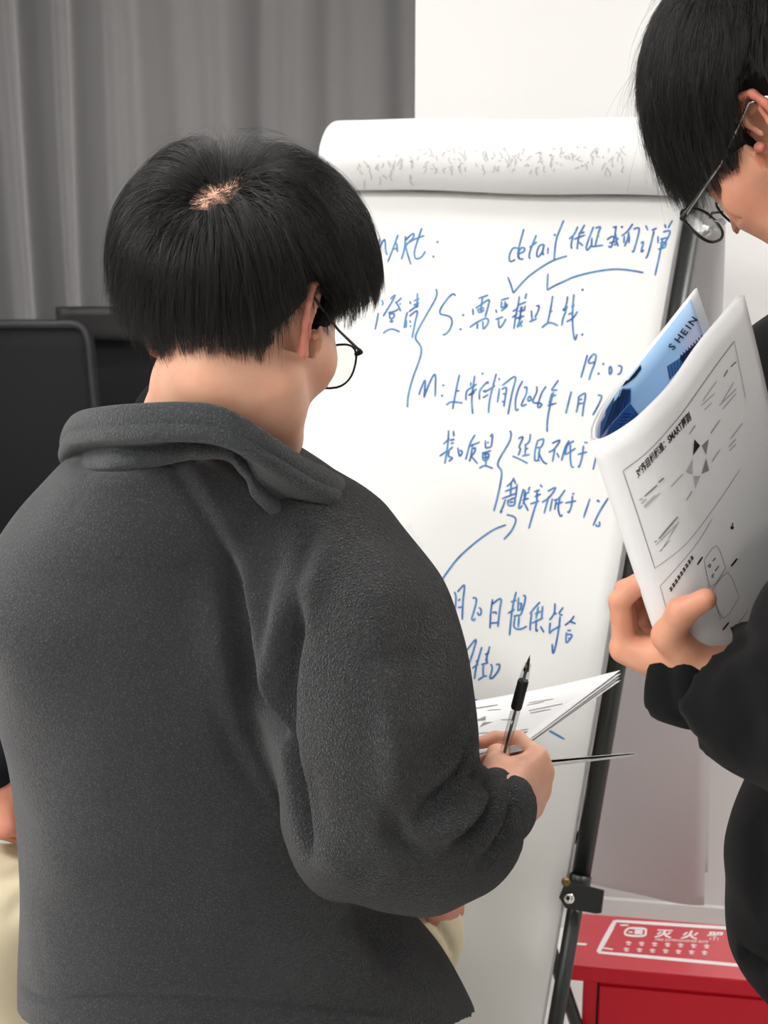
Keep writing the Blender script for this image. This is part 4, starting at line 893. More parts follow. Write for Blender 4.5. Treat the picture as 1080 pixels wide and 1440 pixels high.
    # left arm, bent forward and hidden by the torso
    v.chain([P(90, 800, 1.42), P(58, 880, 1.45), P(90, 1020, 1.56)], [.070, .072, .066], .02)
    v.chain([P(75, 1000, 1.56), P(300, 1100, 1.62), P(500, 1108, 1.52)], [.066, .058, .045], .02)
    # slanted hem
    p0, p1 = P(40, 1404, Yc), P(660, 1452, Yc); hn = np.cross(p1-p0, A(.35, 1, -.42)); hn /= np.linalg.norm(hn); hn = hn if hn[2] < 0 else -hn
    sl, X, Y, Z = v.block((-.6, 1.05, .74), (.3, 1.75, 1.05), 0); v.F[sl] = np.maximum(v.F[sl], ((X-p0[0])*hn[0]+(Y-p0[1])*hn[1]+(Z-p0[2])*hn[2])).astype(np.float32)
    # open ends: neck and cuffs
    ax = (P(722, 1100, 1.38)-P(655, 1150, 1.27)); ax /= np.linalg.norm(ax); e = P(692, 1140, 1.302)+ax*.028; v.cutend(e, ax, .10, .042)
    ax2 = A(.95, -.1, 0); e2 = P(500, 1108, 1.52); v.cutend(e2+ax2*.02, ax2, .07, .036)
    V, Q = v.mesh('jacket', 3)
    tr = bvh(V, Q)
    sp = []
    S = lambda px, w_, a_, tp=.5: sp.append((px, w_, a_*1.45, tp))
    # raglan seam running from the collar to the armpit and the folds beside it
    S([(226, 632), (262, 680), (300, 740), (332, 800), (348, 870), (358, 940), (378, 1010), (405, 1062)], .007, -.006, .1)
    S([(236, 628), (274, 676), (313, 736), (346, 796), (362, 866), (373, 936), (392, 1000), (412, 1046)], .010, .0065, .2)
    S([(318, 770), (332, 840), (345, 920), (366, 990), (392, 1040)], .011, -.009, .6)
    S([(296, 790), (304, 870), (318, 950), (345, 1020)], .016, .006, .8)
    S([(268, 900), (300, 980), (350, 1080), (410, 1170)], .018, .005, .8)
    S([(285, 960), (330, 1060), (385, 1150)], .010, -.005, .8)
    # armhole fold and the back edge of the sleeve
    S([(424, 830), (414, 880), (403, 930), (398, 985), (404, 1060), (418, 1140), (440, 1215)], .008, -.016, .3)
    S([(470, 740), (448, 790), (432, 840), (424, 890)], .012, .006, .7); S([(446, 740), (432, 790), (420, 840)], .010, -.006, .7)
    S([(400, 800), (392, 870), (384, 930), (382, 1000)], .011, .007, .7)
    S([(380, 720), (388, 780), (380, 850), (372, 900)], .016, -.005, .8)
    S([(520, 760), (540, 840), (550, 920)], .03, .006, .9); S([(585, 850), (592, 930), (586, 1010)], .022, -.006, .9)
    S([(548, 940), (552, 1010), (556, 1080), (552, 1140)], .014, .007, .8)
    # elbow and forearm folds
    S([(668, 1040), (660, 1082), (640, 1112), (612, 1135), (585, 1150)], .008, -.013, .6)
    S([(660, 1000), (638, 1050), (606, 1082), (572, 1100)], .014, -.008, .8)
    S([(676, 1066), (668, 1112), (648, 1150), (612, 1172), (570, 1186)], .013, .012, .6)
    S([(553, 1140), (556, 1172), (574, 1196), (606, 1206)], .008, -.010, .6)
    S([(664, 1086), (676, 1128), (660, 1168), (630, 1192)], .007, -.010, .6)
    S([(690, 1068), (702, 1110), (692, 1160), (664, 1200)], .009, .009, .6)
    S([(700, 1056), (716, 1104), (712, 1156), (690, 1200), (660, 1232)], .006, -.007, .5)
    S([(455, 1180), (470, 1215), (510, 1235)], .016, .006, .8); S([(430, 1070), (436, 1130), (455, 1180)], .014, -.006, .8)
    # lower back
    S([(480, 1262), (520, 1300), (570, 1360), (620, 1430)], .02, -.010, .7); S([(430, 1250), (500, 1330), (560, 1410)], .03, .006, .8)
    S([(30, 1210), (120, 1230), (220, 1228)], .03, .003, .9); S([(60, 1330), (200, 1350), (340, 1340)], .03, .003, .9)
    S([(120, 700), (180, 760), (240, 860)], .04, .004, .9); S([(130, 668), (200, 668), (250, 650)], .012, .004, .7); S([(105, 650), (160, 662), (225, 648)], .007, -.005, .5)
    # hem seam
    S([(30, 1385), (70, 1404), (160, 1402), (300, 1406), (450, 1420), (620, 1436)], .004, -.003, .1)
    V = folds(V, Q, sp, tr)
    N = vnormals(V, Q); nz = sum(np.sin(V@A(*d)*f+p)*a for d, f, p, a in (((.6, .2, 1), 21, 0, .0016), ((-1, .5, .6), 33, 1, .0011), ((.2, -1, .8), 47, 2, .0007), ((1, .3, -.4), 70, 3, .0004)))
    V = V+N*nz[:, None]; V = lap(V, Q, 1)
    zc_ = (V-O_)@FW; pxx = 540+FPX*V[:, 0]/zc_; pile = np.clip((pxx-330)/140, 0, 1)*.95+.05
    jk = npobj('fleece_jacket', V, Q, 'fleece', body, pile)
    # cuff band on the right sleeve
    def ring_band(c, axd, r, name, m, wd=.022, th=.004, e=1.0, rx=None):
        Rr = frame(axd, (0, 0, 1)); G = []
        for t in np.linspace(-.5, .5, 5): G.append([c+Rr[:, 1]*t*wd+Rr[:, 0]*cos(a)*(rx or r)*(1+.0*t)+Rr[:, 2]*sin(a)*r for a in np.linspace(0, 2*pi, 41)])
        Vv, F = solid_grid(G, th); return link(name, recalc(pymesh(name, Vv, F)), M[m], body)
    # --- collar: folded stand-up collar, rows from inside bottom over the top to the jacket
    ring = [(93, 603, 1.35), (108, 580, 1.285), (150, 571, 1.235), (200, 567, 1.208), (255, 565, 1.195), (305, 570, 1.190), (345, 588, 1.192), (385, 614, 1.203), (428, 643, 1.232), (470, 664, 1.275), (478, 676, 1.34), (430, 672, 1.43), (350, 650, 1.465), (250, 632, 1.475), (150, 622, 1.45), (104, 616, 1.41)]
    Rg = catmull([P(*q) for q in ring], 7, True); cen = Rg.mean(0); n = len(Rg)
    tn = np.roll(Rg, -1, 0)-np.roll(Rg, 1, 0); tn /= np.linalg.norm(tn, axis=1, keepdims=True); dn = A(0.0, 0, -1); out = np.cross(tn, A(0, 0, 1)); out /= np.linalg.norm(out, axis=1, keepdims=True)
    if ((Rg-cen)*out).sum() < 0: out = -out
    bot = A(.03, .02, 0)
    rows_ = [(-.012, .045), (-.012, .025), (-.009, .008), (-.004, .001), (.0, -.001), (.004, .002), (.007, .010), (.0075, .0155), (.006, .0175), (.0085, .0195), (.0095, .0255), (.008, .031), (.003, .035), (-.004, .036), (-.006, .038), (-.002, .042), (.002, .047), (.003, .052), (.000, .056), (-.006, .060)]
    G = []
    for k, (o_, d_) in enumerate(rows_):
        sl = .010*np.sin(np.linspace(0, 2*pi, n)*2+.6)*(d_ > .04)
        pxr = np.array([540+FPX*q[0]/((q-O_)@FW) for q in Rg]); tuck = np.clip((pxr-150)/90, 0, 1)*(d_ > .037)*.030
        G.append(np.array([Rg[i]+out[i]*(o_-tuck[i])+dn*(d_*(1.0 if d_ < .045 else 1)+sl[i]*.3)+ (0 if d_ < .045 else 1)*out[i]*.002*sin(i*.5) for i in range(n)]))
    G = np.array(G); G = np.concatenate([G, G[:, :1]], 1); V = G.reshape(-1, 3); m_ = n+1; F = [(i*m_+j, i*m_+j+1, (i+1)*m_+j+1, (i+1)*m_+j) for i in range(len(rows_)-1) for j in range(n)]
    me = recalc(pymesh('collar', V, F)); setattr_float(me, 'pile', np.full(len(V), .25)); co = link('collar', me, M['smooth_fleece'], body)
    sm = co.modifiers.new('s', 'SUBSURF'); sm.levels = 1; sm.render_levels = 1; so = co.modifiers.new('t', 'SOLIDIFY'); so.thickness = .002
    # jeans and shoes
    hz = .93; hc = A(-.20, 1.40, hz); rx = A(cos(yaw), -sin(yaw), 0)
    lf, rf = hc-rx*.13+A(0, .02, -hz+.1), hc+rx*.13+A(0, 0, -hz+.1)
    v = legs_vol(hc-rx*.09-A(0, 0, .05), hc+rx*.09-A(0, 0, .05), lf, rf, .098, .078, .064, waist=hc+A(.02, -.01, .085), wr=(.178, .122), yaw=-yaw)
    V, Q = v.mesh('l', 2); npobj('jeans', V, Q, 'jeans_dark', body)
    for f in (lf, rf): shoe(body, f, (sin(yaw), cos(yaw)))
    # glasses
    glasses(hr, horg, 'thin dark-rimmed eyeglasses worn by the man in the charcoal fleece', slide=.004, drop=-.006, w_=.054, hgt=.044)
    return hr, horg
HR1 = man_front()
# ------------------------------------------------------------------ person in the black sweatshirt (right edge), holding the curled booklet
def man_right():
    loc = (.47, 1.17, 0); Yc = 1.17; yaw = radians(-60)
    hr = head_frame(-36, 42, -16); horg = P(1077, 192, 1.18)-hr@A(-.078, -.003, -.003)
    nb = A(.455, 1.17, 1.50); V, Q, b = head_local(hr.T@(nb-horg), .06, cheek=.026); WV = V@hr.T+horg; parts = [(WV, Q, b)]
    wr = P(1030, 968, 1.075); f = A(-.76, .50, .26); f /= np.linalg.norm(f); up = A(.2, -.12, 1.0); up -= f*(up@f); up /= np.linalg.norm(up); Rh = np.stack([np.cross(f, -up), f, -up], 1)
    el = P(1170, 1000, .99)
    v = Vol(wr+A(-.13, -.08, -.07), wr+A(.08, .14, .12), .0021)
    hand_vol(v, Rh, wr, [(1.15, .9, .4), (1.2, 1.0, .5), (1.3, 1.1, .5), (1.35, 1.1, .5)], spread=(.02, .0, -.03, -.08), mir=1, fore=(wr+(el-wr)*.3, .028), wr=.027,
             thumb=[(.018, .022, -.010), (.037, .054, -.034), (.047, .048, -.062), (.046, .034, -.080)])
    V, Q = v.mesh('h', 2); tipd = P(996, 840, 1.05); parts.append((V, Q, .6*np.exp(-((V-tipd)**2).sum(1)/.00012)+.25*np.exp(-((V-P(900, 850, 1.1))**2).sum(1)/.0004)))
    # far arm hangs down, its hand relaxed
    c0 = A(.47, 1.18, 0); ax = A(.5, .866, 0); fs = c0+ax*.185
    fh = A(fs[0]+.03, fs[1]+.02, .86); Rf = frame((0, 0, -1), (.8, .5, 0)); Rf = np.stack([np.cross(Rf[:, 1], -ax), Rf[:, 1], -ax*-1], 1)
    zf = ax; yf = A(0, 0, -1); xf = np.cross(yf, zf); Rf = np.stack([xf, yf, zf], 1)
    v = Vol(fh-A(.09, .09, .22), fh+A(.09, .09, .10), .003)
    hand_vol(v, Rf, fh, [(.3, .4, .3), (.35, .45, .3), (.4, .5, .3), (.45, .5, .3)], mir=1, fore=(fh+A(0, 0, .08), .03)); V, Q = v.mesh('h', 2); parts.append((V, Q, None))
    v = Vol((.2, .9, .85), (.75, 1.5, 1.6), .012); v.torso([.9, 1.1, 1.35, 1.48], [.49]*4, [1.19]*4, [.11, .11, .12, .07], [.07, .07, .08, .05], -yaw, .02); V, Q = v.mesh('t', 1); parts.append((V, Q, None))
    body = join_body('person', parts, 'skin_b', loc, 'man in a black sweatshirt at the right edge, looking down, holding a curled booklet')
    hline = hl(nape=-.05, over=.038, temple=.034, front=.078, side=-.014)
    W, Qc = hair_cap(hr, horg, None, hline, .006); cap = npobj('hair', W, Qc, 'hair_base', body)
    def length(p):
        L = np.interp(p[:, 2], [-.06, -.02, .03, .07, .11, .13], [.02, .03, .034, .046, .078, .10]); return L*np.interp(p[:, 1], [.0, .05], [.92, 1.3])
    def lift(p): return np.interp(p[:, 2], [-.06, -.03, .01, .05, .10], [.003, .010, .020, .025, .032])
    hv = WV@hr-horg@hr; CL2 = ([.012, .05, .09, .12], [-.022, -.018, -.2, -.3])
    hair_system('hair_strands', hr, horg, cap, hv, parts[0][1], 27000, hline, length, lift, A(.01, -.055, .085), grav=.55, seed=14, rad=.00016, mess=.10, ear_front=-.012, cutline=CL2)
    hair_system('stray_glint_strands', hr, horg, cap, hv, parts[0][1], 1400, hline, length, lambda p: lift(p)+.006, A(.01, -.055, .085), grav=.5, seed=19, cutline=CL2, rad=.00011, clump=0, mess=.3, mt='hair_light')
    # sideburn in front of the ear
    # --- sweatshirt
    v = Vol((.10, .80, .86), (.80, 1.56, 1.60), .006)
    rows = [(365, 1235, .075), (410, 1190, .10), (455, 1130, .13), (500, 1085, .14), (560, 1056, .155), (640, 1042, .165), (750, 1046, .165), (850, 1052, .165), (1000, 1050, .165), (1110, 1128, .165), (1180, 1112, .165), (1250, 1086, .165), (1310, 1072, .165), (1350, 1074, .165), (1390, 1070, .162), (1430, 1074, .158), (1450, 1080, .15)]
    zs, cx, aa, bb = [], [], [], []
    for y, l, hw in rows: p = P(l, y, Yc); zs.append(p[2]); cx.append(p[0]+hw); bb.append(min(.125, hw)); aa.append(max(.06, math.sqrt(max(hw**2-(bb[-1]*sin(-yaw))**2, .0009))/cos(yaw)) if False else hw*1.28)
    # seen width of a turned ellipse: scale it so that the silhouette lands on the measured line
    for i in range(len(zs)):
        w0 = math.sqrt((aa[i]*cos(yaw))**2+(bb[i]*sin(yaw))**2); k = rows[i][2]/w0; aa[i] *= k; bb[i] *= k
    v.torso(zs, cx, [Yc+.02]*len(zs), aa, bb, -yaw, .02, 2.2)
    v.chain([A(.385, 1.03, 1.42), A(.37, .99, 1.30), P(1190, 900, .98), el], [.070, .070, .066, .064], .025)
    v.chain([el, P(1075, 985, 1.03), P(968, 962, 1.085)], [.066, .058, .042], .02)
    v.chain([fs+A(0, 0, 1.42), fs+A(.02, .01, 1.15), fh+A(0, 0, .05)], [.068, .06, .042], .02)
    ax2 = P(930, 948, 1.10)-P(1000, 972, 1.07); ax2 /= np.linalg.norm(ax2); e = P(962, 958, 1.088)+ax2*.018; v.cutend(e, ax2, .08, .036)
    v.cutend(fh+A(0, 0, .03), A(0, 0, -1), .07, .036)
    V, Q = v.mesh('s', 3); tr = bvh(V, Q); sp = []
    S = lambda px, w_, a_, tp=.5: sp.append((px, w_, a_, tp))
    S([(955, 905), (944, 945), (952, 990), (972, 1032), (1000, 1062)], .006, -.003, .3); S([(975, 900), (962, 940), (968, 990), (990, 1040)], .009, .005, .5)
    S([(1078, 900), (1040, 905), (1010, 925), (995, 950)], .009, -.004, .7); S([(1080, 930), (1045, 940), (1020, 965), (1010, 1000)], .012, .006, .8)
    S([(1078, 1010), (1050, 1040), (1030, 1060)], .012, -.006, .8)
    S([(1040, 1338), (1060, 1350), (1080, 1360)], .006, -.008, .2); S([(1075, 600), (1068, 700), (1072, 800)], .014, -.007, .8); S([(1060, 1150), (1070, 1220), (1062, 1290)], .02, -.007, .8)
    V = folds(V, Q, sp, tr); N = vnormals(V, Q); V = V+N*(np.sin(V@A(13, 21, 30))*.0014+np.sin(V@A(-40, 23, 17)+1)*.0009)[:, None]
    npobj('sweatshirt', V, Q, 'black_knit', body)
    # rib collar
    cz = A(.455, 1.17, 1.60); G = []
    for o_, d_ in ((-.004, .03), (-.003, .0), (.003, -.002), (.007, .004), (.010, .028)): G.append([cz+A(cos(a)*(.070+o_), sin(a)*(.070+o_), -d_+.02*sin(a+.9)) for a in np.linspace(0, 2*pi, 41)])
    Vv = np.array(G).reshape(-1, 3); F = [(i*41+j, i*41+j+1, (i+1)*41+j+1, (i+1)*41+j) for i in range(4) for j in range(40)]; link('neck_rib', recalc(pymesh('r', Vv, F)), M['black_knit'], body)
    hz = .90; hc = A(.50, 1.19, hz); lf, rf = hc-ax*.13+A(0, 0, -hz+.1), hc+ax*.12+A(0, 0, -hz+.1)
    v = legs_vol(hc-ax*.09-A(0, 0, .05), hc+ax*.09-A(0, 0, .05), lf, rf, .085, .07, .06, waist=hc+A(0, 0, .04), wr=(.13, .10), yaw=-yaw)
    V, Q = v.mesh('l', 2); npobj('jeans', V, Q, 'jeans_grey', body)
    for q in (lf, rf): shoe(body, q, (sin(yaw), cos(yaw)))
    glasses(hr, horg, 'black half-dark metal eyeglasses low on the nose of the man at the right edge', slide=.018, drop=-.008, w_=.052, hgt=.040, thick=.0014, templ_m='chrome')
man_right()

def booklet():
    top = [(972, 420, 1.155), (928, 476, 1.15), (889, 525, 1.145), (862, 560, 1.135), (846, 588, 1.115), (840, 608, 1.095), (847, 619, 1.075), (885, 597, 1.068), (914, 571, 1.072), (943, 539, 1.084), (982, 483, 1.104), (1036, 420, 1.135)]
    tp = catmull(top, 6); n = len(tp); sf = np.linspace(0, 1, n)
    ox = np.interp(sf, [0, .55, 1], [130, 128, 82]); oy = np.interp(sf, [0, .55, 1], [390, 385, 452])
    rows = 16; base = np.zeros((n, rows+1, 3))
    for i in range(n):
        for j in range(rows+1):
            t = j/rows; bow = 10*sin(pi*t)*(sf[i] > .55)*(sf[i]-.55)/.45
            base[i, j] = P(tp[i][0]+ox[i]*t+bow, tp[i][1]+oy[i]*t, tp[i][2]+.012*t-(.035*t if sf[i] < .5 else 0)*(1-sf[i]*2 if sf[i] < .5 else 0))
    du = np.gradient(base, axis=0); dv = np.gradient(base, axis=1); N = np.cross(du, dv); N /= np.linalg.norm(N, axis=2, keepdims=True)
    # outward = towards the camera on the near leaf
    if (N[-4, 4]@(O_-base[-4, 4])) < 0: N = -N
    c = base.mean((0, 1)); t = empty('booklet', tuple(c)); tag(t, 'curled printed pages with a blue cover inside, held at the right edge', 'booklet')
    def sheet(off, name, m, ext=(0, 0), th=.0003):
        G = base+N*off; o_ = MB(); V, F = solid_grid(G, th); return link(name, recalc(pymesh(name, V, F)), M[m], t), V, F
    sheet(.0004, 'cover', 'sky_print'); 
    for k in range(1, 6):
        G = base+N*(.0004+.0012*k); dx = G[1:2]-G[0:1]
        G = G+(base[0:1]-base[6:7])*(.05*k*np.clip(1-sf*3, 0, 1))[:, None, None] + (base[-1:]-base[-7:-6])*(.02*(k % 3)*np.clip(sf*4-3, 0, 1))[:, None, None]
        G = G-(G[:, -1:]-G[:, :1])*(.004*((k*2) % 3))
        V, F = solid_grid(G, .0003); link('page', recalc(pymesh('page', V, F)), M['paper'], t)
    m = n//2-2
    Vo = V; Fo = F
    D = Decal(Vo, Fo, .0005); a = lambda px: [(860+x/5.4, 560+y/5.4) for x, y in px]; b_ = lambda px: [(830+x/4.696, 400+y/4.696) for x, y in px]; c_ = lambda px: [(900+x/6.353, 720+y/6.353) for x, y in px]
    D.stroke('print_grey', [(876, 662), (912, 634), (949, 593), (971, 564), (1005, 516), (1032, 480)], 1.1); D.stroke('print_grey', [(876, 662), (896, 722), (921, 799)], 1.1); D.stroke('print_grey', [(921, 799), (963, 766), (1005, 712), (1040, 660)], .8); D.stroke('print_light', [(1032, 480), (1040, 520), (1048, 560)], 1)
    D.text('print_black', '对齐目标标准：SMART原则', (897, 672), (6.2, -6.9), (-4.4, -12.5), bold=.03)
    for i, w_ in enumerate([[(625,310),(670,360),(615,435)],[(735,310),(715,430),(680,360)],[(612,460),(560,560),(612,580)],[(715,455),(738,550),(680,575)],[(618,590),(670,590),(632,690)]]):
        q = a(w_); D.quad(['print_black', 'print_grey', 'print_light', 'print_grey', 'print_light'][i], [q[0], q[1], q[2], ((q[0][0]+q[2][0])/2, (q[0][1]+q[2][1])/2)], 2)
    for l in [[(450,670),(540,575)],[(590,270),(635,205)],[(750,265),(820,165)],[(760,480),(820,390)],[(565,775),(610,705)],[(245,825),(330,735)],[(250,830),(365,720)],[(225,800),(265,765)],[(210,775),(235,760)],[(375,1075),(510,940)],[(900,310),(990,190)],[(885,370),(940,310)],[(890,400),(940,350)]]: D.stroke('print_light', a(l), 2.0)
    for l in [[(250,745),(345,660)],[(355,640),(395,605)],[(360,1065),(500,900)]]: D.stroke('print_grey', a(l), 2.4)
    for l in [[(740,770),(830,640)],[(730,800),(820,720)],[(750,830),(800,780)],[(860,790),(945,645)],[(850,800),(960,690)],[(870,825),(960,720)],[(650,990),(690,930)],[(795,985),(855,895)]]: D.stroke('print_light', b_(l), 1.7)
    for l in [[(880,610),(905,565)],[(925,545),(960,510)]]: D.stroke('print_grey', b_(l), 2)
    for l in [[(180,660),(350,470),(520,260),(640,60)],[(180,660),(240,880)],[(570,430),(680,300),(760,500)],[(760,500),(630,670),(570,430)],[(640,700),(780,540),(880,760)],[(880,760),(740,950),(640,700)],[(600,640),(720,960)],[(820,1060),(960,880)],[(185,350),(340,95)],[(140,295),(200,240)],[(175,350),(270,250)]]: D.stroke('print_grey', [c_([p])[0] for p in l] if len(l) < 4 else c_(l), .8, 3)
    D.stroke('print_grey', c_([(170,240),(335,45)]), 1.8); D.stroke('print_grey', c_([(130,270),(150,255)]), 1.6)
    for k in range(9):
        x, y = 278+k*23, 690-k*34.5; D.stroke('print_black', c_([(x-5, y+18), (x+12, y-12)]), 2); D.stroke('print_black', c_([(x-14, y-2), (x+3, y-24)]), 2); D.stroke('print_black', c_([(x-6, y-12), (x+4, y+10)]), 1.3)
    for (x0, y0), (x1, y1) in (((510,470),(555,400)), ((810,485),(865,415)), ((735,1055),(790,985))): D.stroke('print_black', c_([(x0, y0), (x1, y1)]), 2.6)
    for l in [[(600,490),(625,460)],[(645,440),(670,410)],[(615,500),(630,470)],[(635,580),(655,550)],[(665,530),(700,480)],[(640,560),(650,590)]]: D.stroke('print_grey', c_(l), 2)
    D.dot('print_black', 1029, 742, 2.6); D.stroke('print_black', [(1029, 740), (1030, 735)], 1.6)
    D.build(t, {'print_grey': 'printed_lines', 'print_light': 'pale_printed_lines', 'print_black': 'printed_title'})
    # the blue cover seen inside the curl
    h = n*rows; G = (base+N*.0004)[:int(n*.6)]; V, F = solid_grid(G, .0003); D = Decal(V, F, .0003)
    Q_ = lambda m_, c4, n_=4, k=1: D.quad(m_, b_(c4), n_, k)
    Q_('navy_print', [(330,498),(336,560),(262,640),(186,690)]); Q_('navy_print', [(336,560),(300,610),(262,640),(262,640)])
    Q_('blue_print', [(188,692),(268,692),(266,775),(150,905)]); Q_('blue_mid_print', [(188,692),(150,905),(62,1010),(70,880)]); Q_('blue_print', [(262,785),(322,862),(90,1040),(120,950)])
    Q_('blue_mid_print', [(505,540),(596,482),(612,540),(522,632)]); Q_('navy_print', [(590,480),(700,385),(690,440),(612,540)]); Q_('navy_print', [(700,385),(760,325),(745,360),(685,440)])
    for k in range(8):
        u = k/8; D.stroke('navy_print', b_([(190+78*u, 695), (80+185*u, 985-215*u)]), 1.0 if k % 2 else 1.6, 3, 2)
    for k in range(5): D.stroke('navy_print', b_([(515+20*k, 545-13*k), (527+17*k, 622-16*k)]), .8, 3, 2)
    for k in range(7): D.stroke('navy_print', b_([(130+k*14, 990-k*22), (185+k*14, 985-k*22)]), 1.2, 3, 2); D.stroke('navy_print', b_([(205+k*14, 965-k*26+k*k), (270+k*8, 930-k*8)]), .7, 3, 2)
    for k in range(9): D.stroke('navy_print', b_([(600+k*17, 478-k*16), (596+k*17, 462-k*16)]), 1.6, 3, 2)
    D.stroke('navy_print', b_([(188,690),(270,686)]), .8, 3, 2)
    for ch, x, y in (('S', 545, 437), ('H', 585, 390), ('E', 624, 342), ('I', 658, 300), ('N', 676, 277)):
        D.text('print_black', ch, b_([(x, y)])[0], (10.2, -12.6), (-11.0, -7.6), 2, bold=.018)
    D.build(t, {'navy_print': 'cover_dark_towers', 'blue_print': 'cover_towers', 'blue_mid_print': 'cover_pale_towers', 'print_black': 'cover_lettering'})
booklet()

# ------------------------------------------------------------------ sheets and pen held by the man in the fleece
def papers():
    C = PZ(872, 942, 1.745); B = PZ(655, 987, 1.875); D_ = PZ(735, 1046, 1.49); E_ = D_+(B-C)
    t = empty('handout_sheets', tuple((B+D_)/2)); tag(t, 'thin stack of white printed sheets held level by the man in the charcoal fleece', 'papers')
    nn = np.cross(B-C, D_-C); nn /= np.linalg.norm(nn); nn = nn if nn[2] > 0 else -nn
    last = None
    for k in range(4):
        G = []
        for u in np.linspace(0, 1, 13):
            row = []
            for v_ in np.linspace(0, 1, 17):
                p = C*(1-u)*(1-v_)+B*u*(1-v_)+D_*(1-u)*v_+E_*u*v_; row.append(p-nn*(.0006+.0012*k+(.0022*k)*(1-v_)*(1-u)+ .004*sin(pi*u)*.6)+(C-D_)*(-.012*k)+(C-B)*.006*(k % 2))
            G.append(row)
        V, F = solid_grid(G, .0003); link('sheet', recalc(pymesh('sheet', V, F)), M['paper'], t)
        if k == 0: last = (V, F)
    D = Decal(*last, .0004); f = lambda px: [(640+x/4.154, 900+y/4.154) for x, y in px]
    for l, w_ in (([(90,405),(250,380)], 1.4), ([(190,412),(270,405)], .9), ([(430,368),(575,345)], .9), ([(430,415),(630,373)], .9), ([(440,428),(560,405)], .8), ([(270,468),(330,465)], .8), ([(120,548),(215,542)], .9), ([(360,568),(425,535)], 1.6), ([(380,530),(430,520)], .8), ([(420,382),(520,362)], .8)): D.stroke('print_grey', f(l), w_)
    for q in ([(105,475),(180,445),(178,470),(150,472)], [(145,508),(165,482),(222,480),(185,492)], [(360,568),(395,540),(418,535),(400,556)]): D.quad('print_grey', f(q), 2)
    D.build(t, {'print_grey': 'printed_lines'})
    # lower sheets seen almost edge-on
    a, b, c, d = PZ(742, 1071, 1.49), PZ(895, 1058.5, 1.62), PZ(893, 1060.5, 1.78), PZ(735, 1076, 1.65)
    t2 = empty('folded_handout', tuple((a+c)/2)); tag(t2, 'thin folded sheets seen edge-on below the white stack, sticking out of the gripping hand', 'papers')
    for k in range(2):
        G = [[(a*(1-u)+b*u)*(1-v_)+(d*(1-u)+c*u)*v_-A(0, 0, .0022*k+.0035*k*(1-u)) for v_ in np.linspace(0, 1, 5)] for u in np.linspace(0, 1, 9)]
        V, F = solid_grid(G, .0006); link('sheet', recalc(pymesh('sheet', V, F)), M['paper'], t2)
papers()
def pen():
    tip = PZ(745.5, 921, 1.43); low = PZ(711, 1052, 1.465); ax = (low-tip); ax /= np.linalg.norm(ax)
    t = empty('pen', tuple(tip+ax*.07)); tag(t, 'clear plastic gel pen with a black rubber grip, point up above the printed sheets', 'pen')
    Tn = lambda m, pts, r, name, n=20: MB().tube([tip+ax*p for p in pts], r, n).build(name, M[m], t, True)
    Tn('chrome', [0, .002, .005], [.0003, .0006, .0011], 'point'); Tn('black_plastic', [.004, .010, .018], [.0011, .0019, .0030], 'point_cone'); Tn('clear', [.010, .018, .026, .030], [.0034, .0042, .0049, .0050], 'nose_cone')
    Tn('ink_tube', [.016, .142], [.0016, .0016], 'refill', 12); Tn('black_plastic', [.0285, .030, .055, .060, .0615], [.0050, .0057, .0058, .0058, .0050], 'grip')
    Tn('clear', [.0615, .143], [.0050, .0050], 'barrel'); Tn('black_plastic', [.143, .148], [.0050, .0046], 'end_plug')
pen()
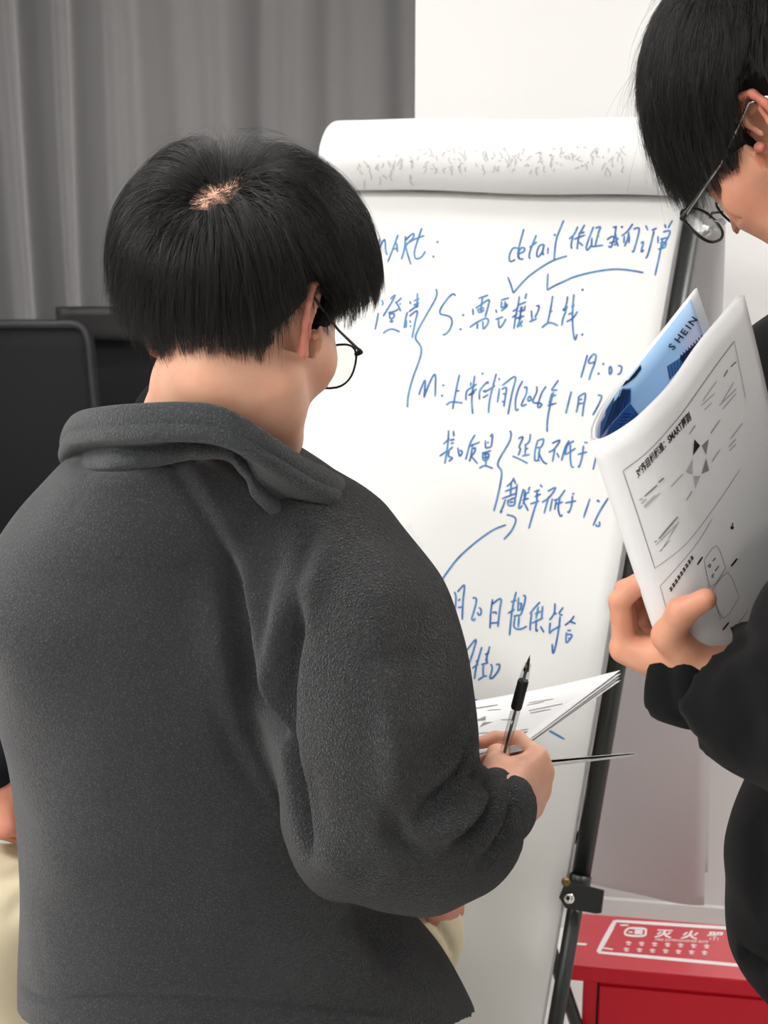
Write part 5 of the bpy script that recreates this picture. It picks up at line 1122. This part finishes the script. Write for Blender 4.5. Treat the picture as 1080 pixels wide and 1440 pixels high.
# ------------------------------------------------------------------ third person: sits on a high stool between the man in the fleece and the board
def man_seated():
    loc = (-.24, 1.88, 0); pc = A(-.24, 1.89, .76)
    k1, k2 = P(8, 1300, 1.66), P(584, 1312, 1.665)
    hr = head_frame(172, 30, 0); horg = A(-.245, 1.80, 1.315); nb = A(-.24, 1.885, 1.19)
    V, Q, b = head_local(hr.T@(nb-horg), .058, h=.003); WV = V@hr.T+horg; parts = [(WV, Q, b)]
    w1, w2 = P(-12, 1066, 1.70), P(616, 1200, 1.645)
    for w_, f_, th, mr in ((w1, A(.06, -.25, -.95), A(.8, -.5, .1), 1), (w2, A(.10, .05, -1), A(-.75, -.6, 0), 1)):
        f_ = f_/np.linalg.norm(f_); th = th-f_*(th@f_); th /= np.linalg.norm(th); R = np.stack([th, f_, np.cross(th, f_)], 1)
        sgn = 1 if R[1, 2] < 0 else -1                     # back of the hand towards the viewer
        if sgn < 0: R = np.stack([th, f_, -R[:, 2]], 1)
        v = Vol(w_-A(.11, .11, .21), w_+A(.11, .11, .10), .0028)
        hand_vol(v, R, w_, ([(1.1, 1.2, .6)]*4 if w_ is w1 else [(.25, .4, .3)]*3+[(.3, .45, .3)]), spread=(.05, .0, -.04, -.1), fore=(w_-f_*.06, .028)); V, Q = v.mesh('h', 2); parts.append((V, Q, np.full(len(V), .35)))
    v = Vol((-.5, 1.7, .68), (.05, 2.1, 1.32), .012); v.torso([.72, .9, 1.1, 1.22], [-.24]*4, [1.9]*4, [.13, .13, .14, .07], [.09, .09, .09, .05], 0, .02); V, Q = v.mesh('t', 1); parts.append((V, Q, None))
    body = join_body('person', parts, 'skin_b', loc, 'seated person in beige trousers and black top, almost hidden behind the man in the fleece')
    hline = hl(nape=-.06, over=.03); W, Qc = hair_cap(hr, horg, None, hline, .012); cap = npobj('hair', W, Qc, 'hair_base', body)
    hair_system('hair_strands', hr, horg, cap, WV@hr-horg@hr, parts[0][1], 5000, hline, lambda p: np.full(len(p), .05), lambda p: np.full(len(p), .014), A(0, -.03, .09), grav=.7, seed=24, rad=.0002, steps=9)
    v = Vol((-.78, 1.56, .70), (.30, 2.12, 1.34), .007)
    v.torso([.70, .80, .95, 1.10, 1.18, 1.235], [-.24]*6, [1.9]*6, [.19, .185, .18, .20, .17, .08], [.13, .13, .125, .12, .10, .075], 0, .02)
    v.chain([P(140, 790, 1.890), P(70, 860, 1.880), P(-45, 970, 1.850)], [.065, .06, .055], .02); v.chain([P(-45, 970, 1.850), w1-(P(-45, 970, 1.850)-w1)*.06], [.055, .038], .02)
    v.chain([P(400, 790, 1.890), P(470, 870, 1.890), P(540, 990, 1.870)], [.065, .06, .055], .02); v.chain([P(540, 990, 1.870), w2+(P(540, 990, 1.870)-w2)*.12], [.055, .036], .02)
    V, Q = v.mesh('s', 2); npobj('black_top', V, Q, 'black_tee', body)
    # trousers: thighs forward and apart, shins down to the stool's foot ring
    f1, f2 = A(k1[0]+.06, k1[1]+.16, .22), A(k2[0]-.05, k2[1]+.17, .22); pts = np.array([k1, k2, f1, f2, pc])
    v = Vol(pts.min(0)-.16, pts.max(0)+.16, .008)
    v.chain([pc+A(-.09, .0, -.02), k1+A(0, 0, -.0), f1], [.105, .074, .05], .02); v.chain([pc+A(.09, .0, -.02), k2, f2], [.105, .060, .05], .02)
    v.ell(pc+A(0, 0, .02), (.185, .13, .11), k=.03); v.cone(P(-10, 1262, 1.69), P(30, 1330, 1.67), .07, .07, .03)
    V, Q = v.mesh('l', 2); tr = bvh(V, Q)
    V = folds(V, Q, [([(600, 1283), (615, 1300), (632, 1325), (640, 1345)], .005, -.006, .4), ([(597, 1300), (612, 1322), (626, 1348)], .006, .004, .4), ([(0, 1240), (30, 1225), (60, 1220)], .01, -.006, .6), ([(5, 1300), (30, 1270), (60, 1262)], .012, -.006, .6)], tr)
    npobj('trousers', V, Q, 'khaki', body)
    for f in (f1, f2):
        o = shoe(body, f+A(0, 0, 0), (0, -1)); o.location.z += .145
    # stool
    t = empty('bar_stool', (-.24, 1.87, 0)); tag(t, 'black round bar stool under the seated person in beige trousers', 'stool'); c = A(-.24, 1.87, 0)
    MB().tube([c+A(0, 0, .605), c+A(0, 0, .612), c+A(0, 0, .64), c+A(0, 0, .65)], [.17, .18, .18, .165], 28).build('seat', M['black_plastic'], t, True)
    MB().tube([c+A(0, 0, .02), c+A(0, 0, .605)], .022, 16).build('gas_column', M['black_metal'], t, True)
    MB().tube([c, c+A(0, 0, .012), c+A(0, 0, .03)], [.155, .15, .05], 32).build('round_base', M['black_metal'], t, True)
    MB().tube([c+A(.12*cos(a), .12*sin(a), .24) for a in np.linspace(0, 2*pi, 33)], .009, 8, False).build('foot_ring', M['black_metal'], t, True)
man_seated()
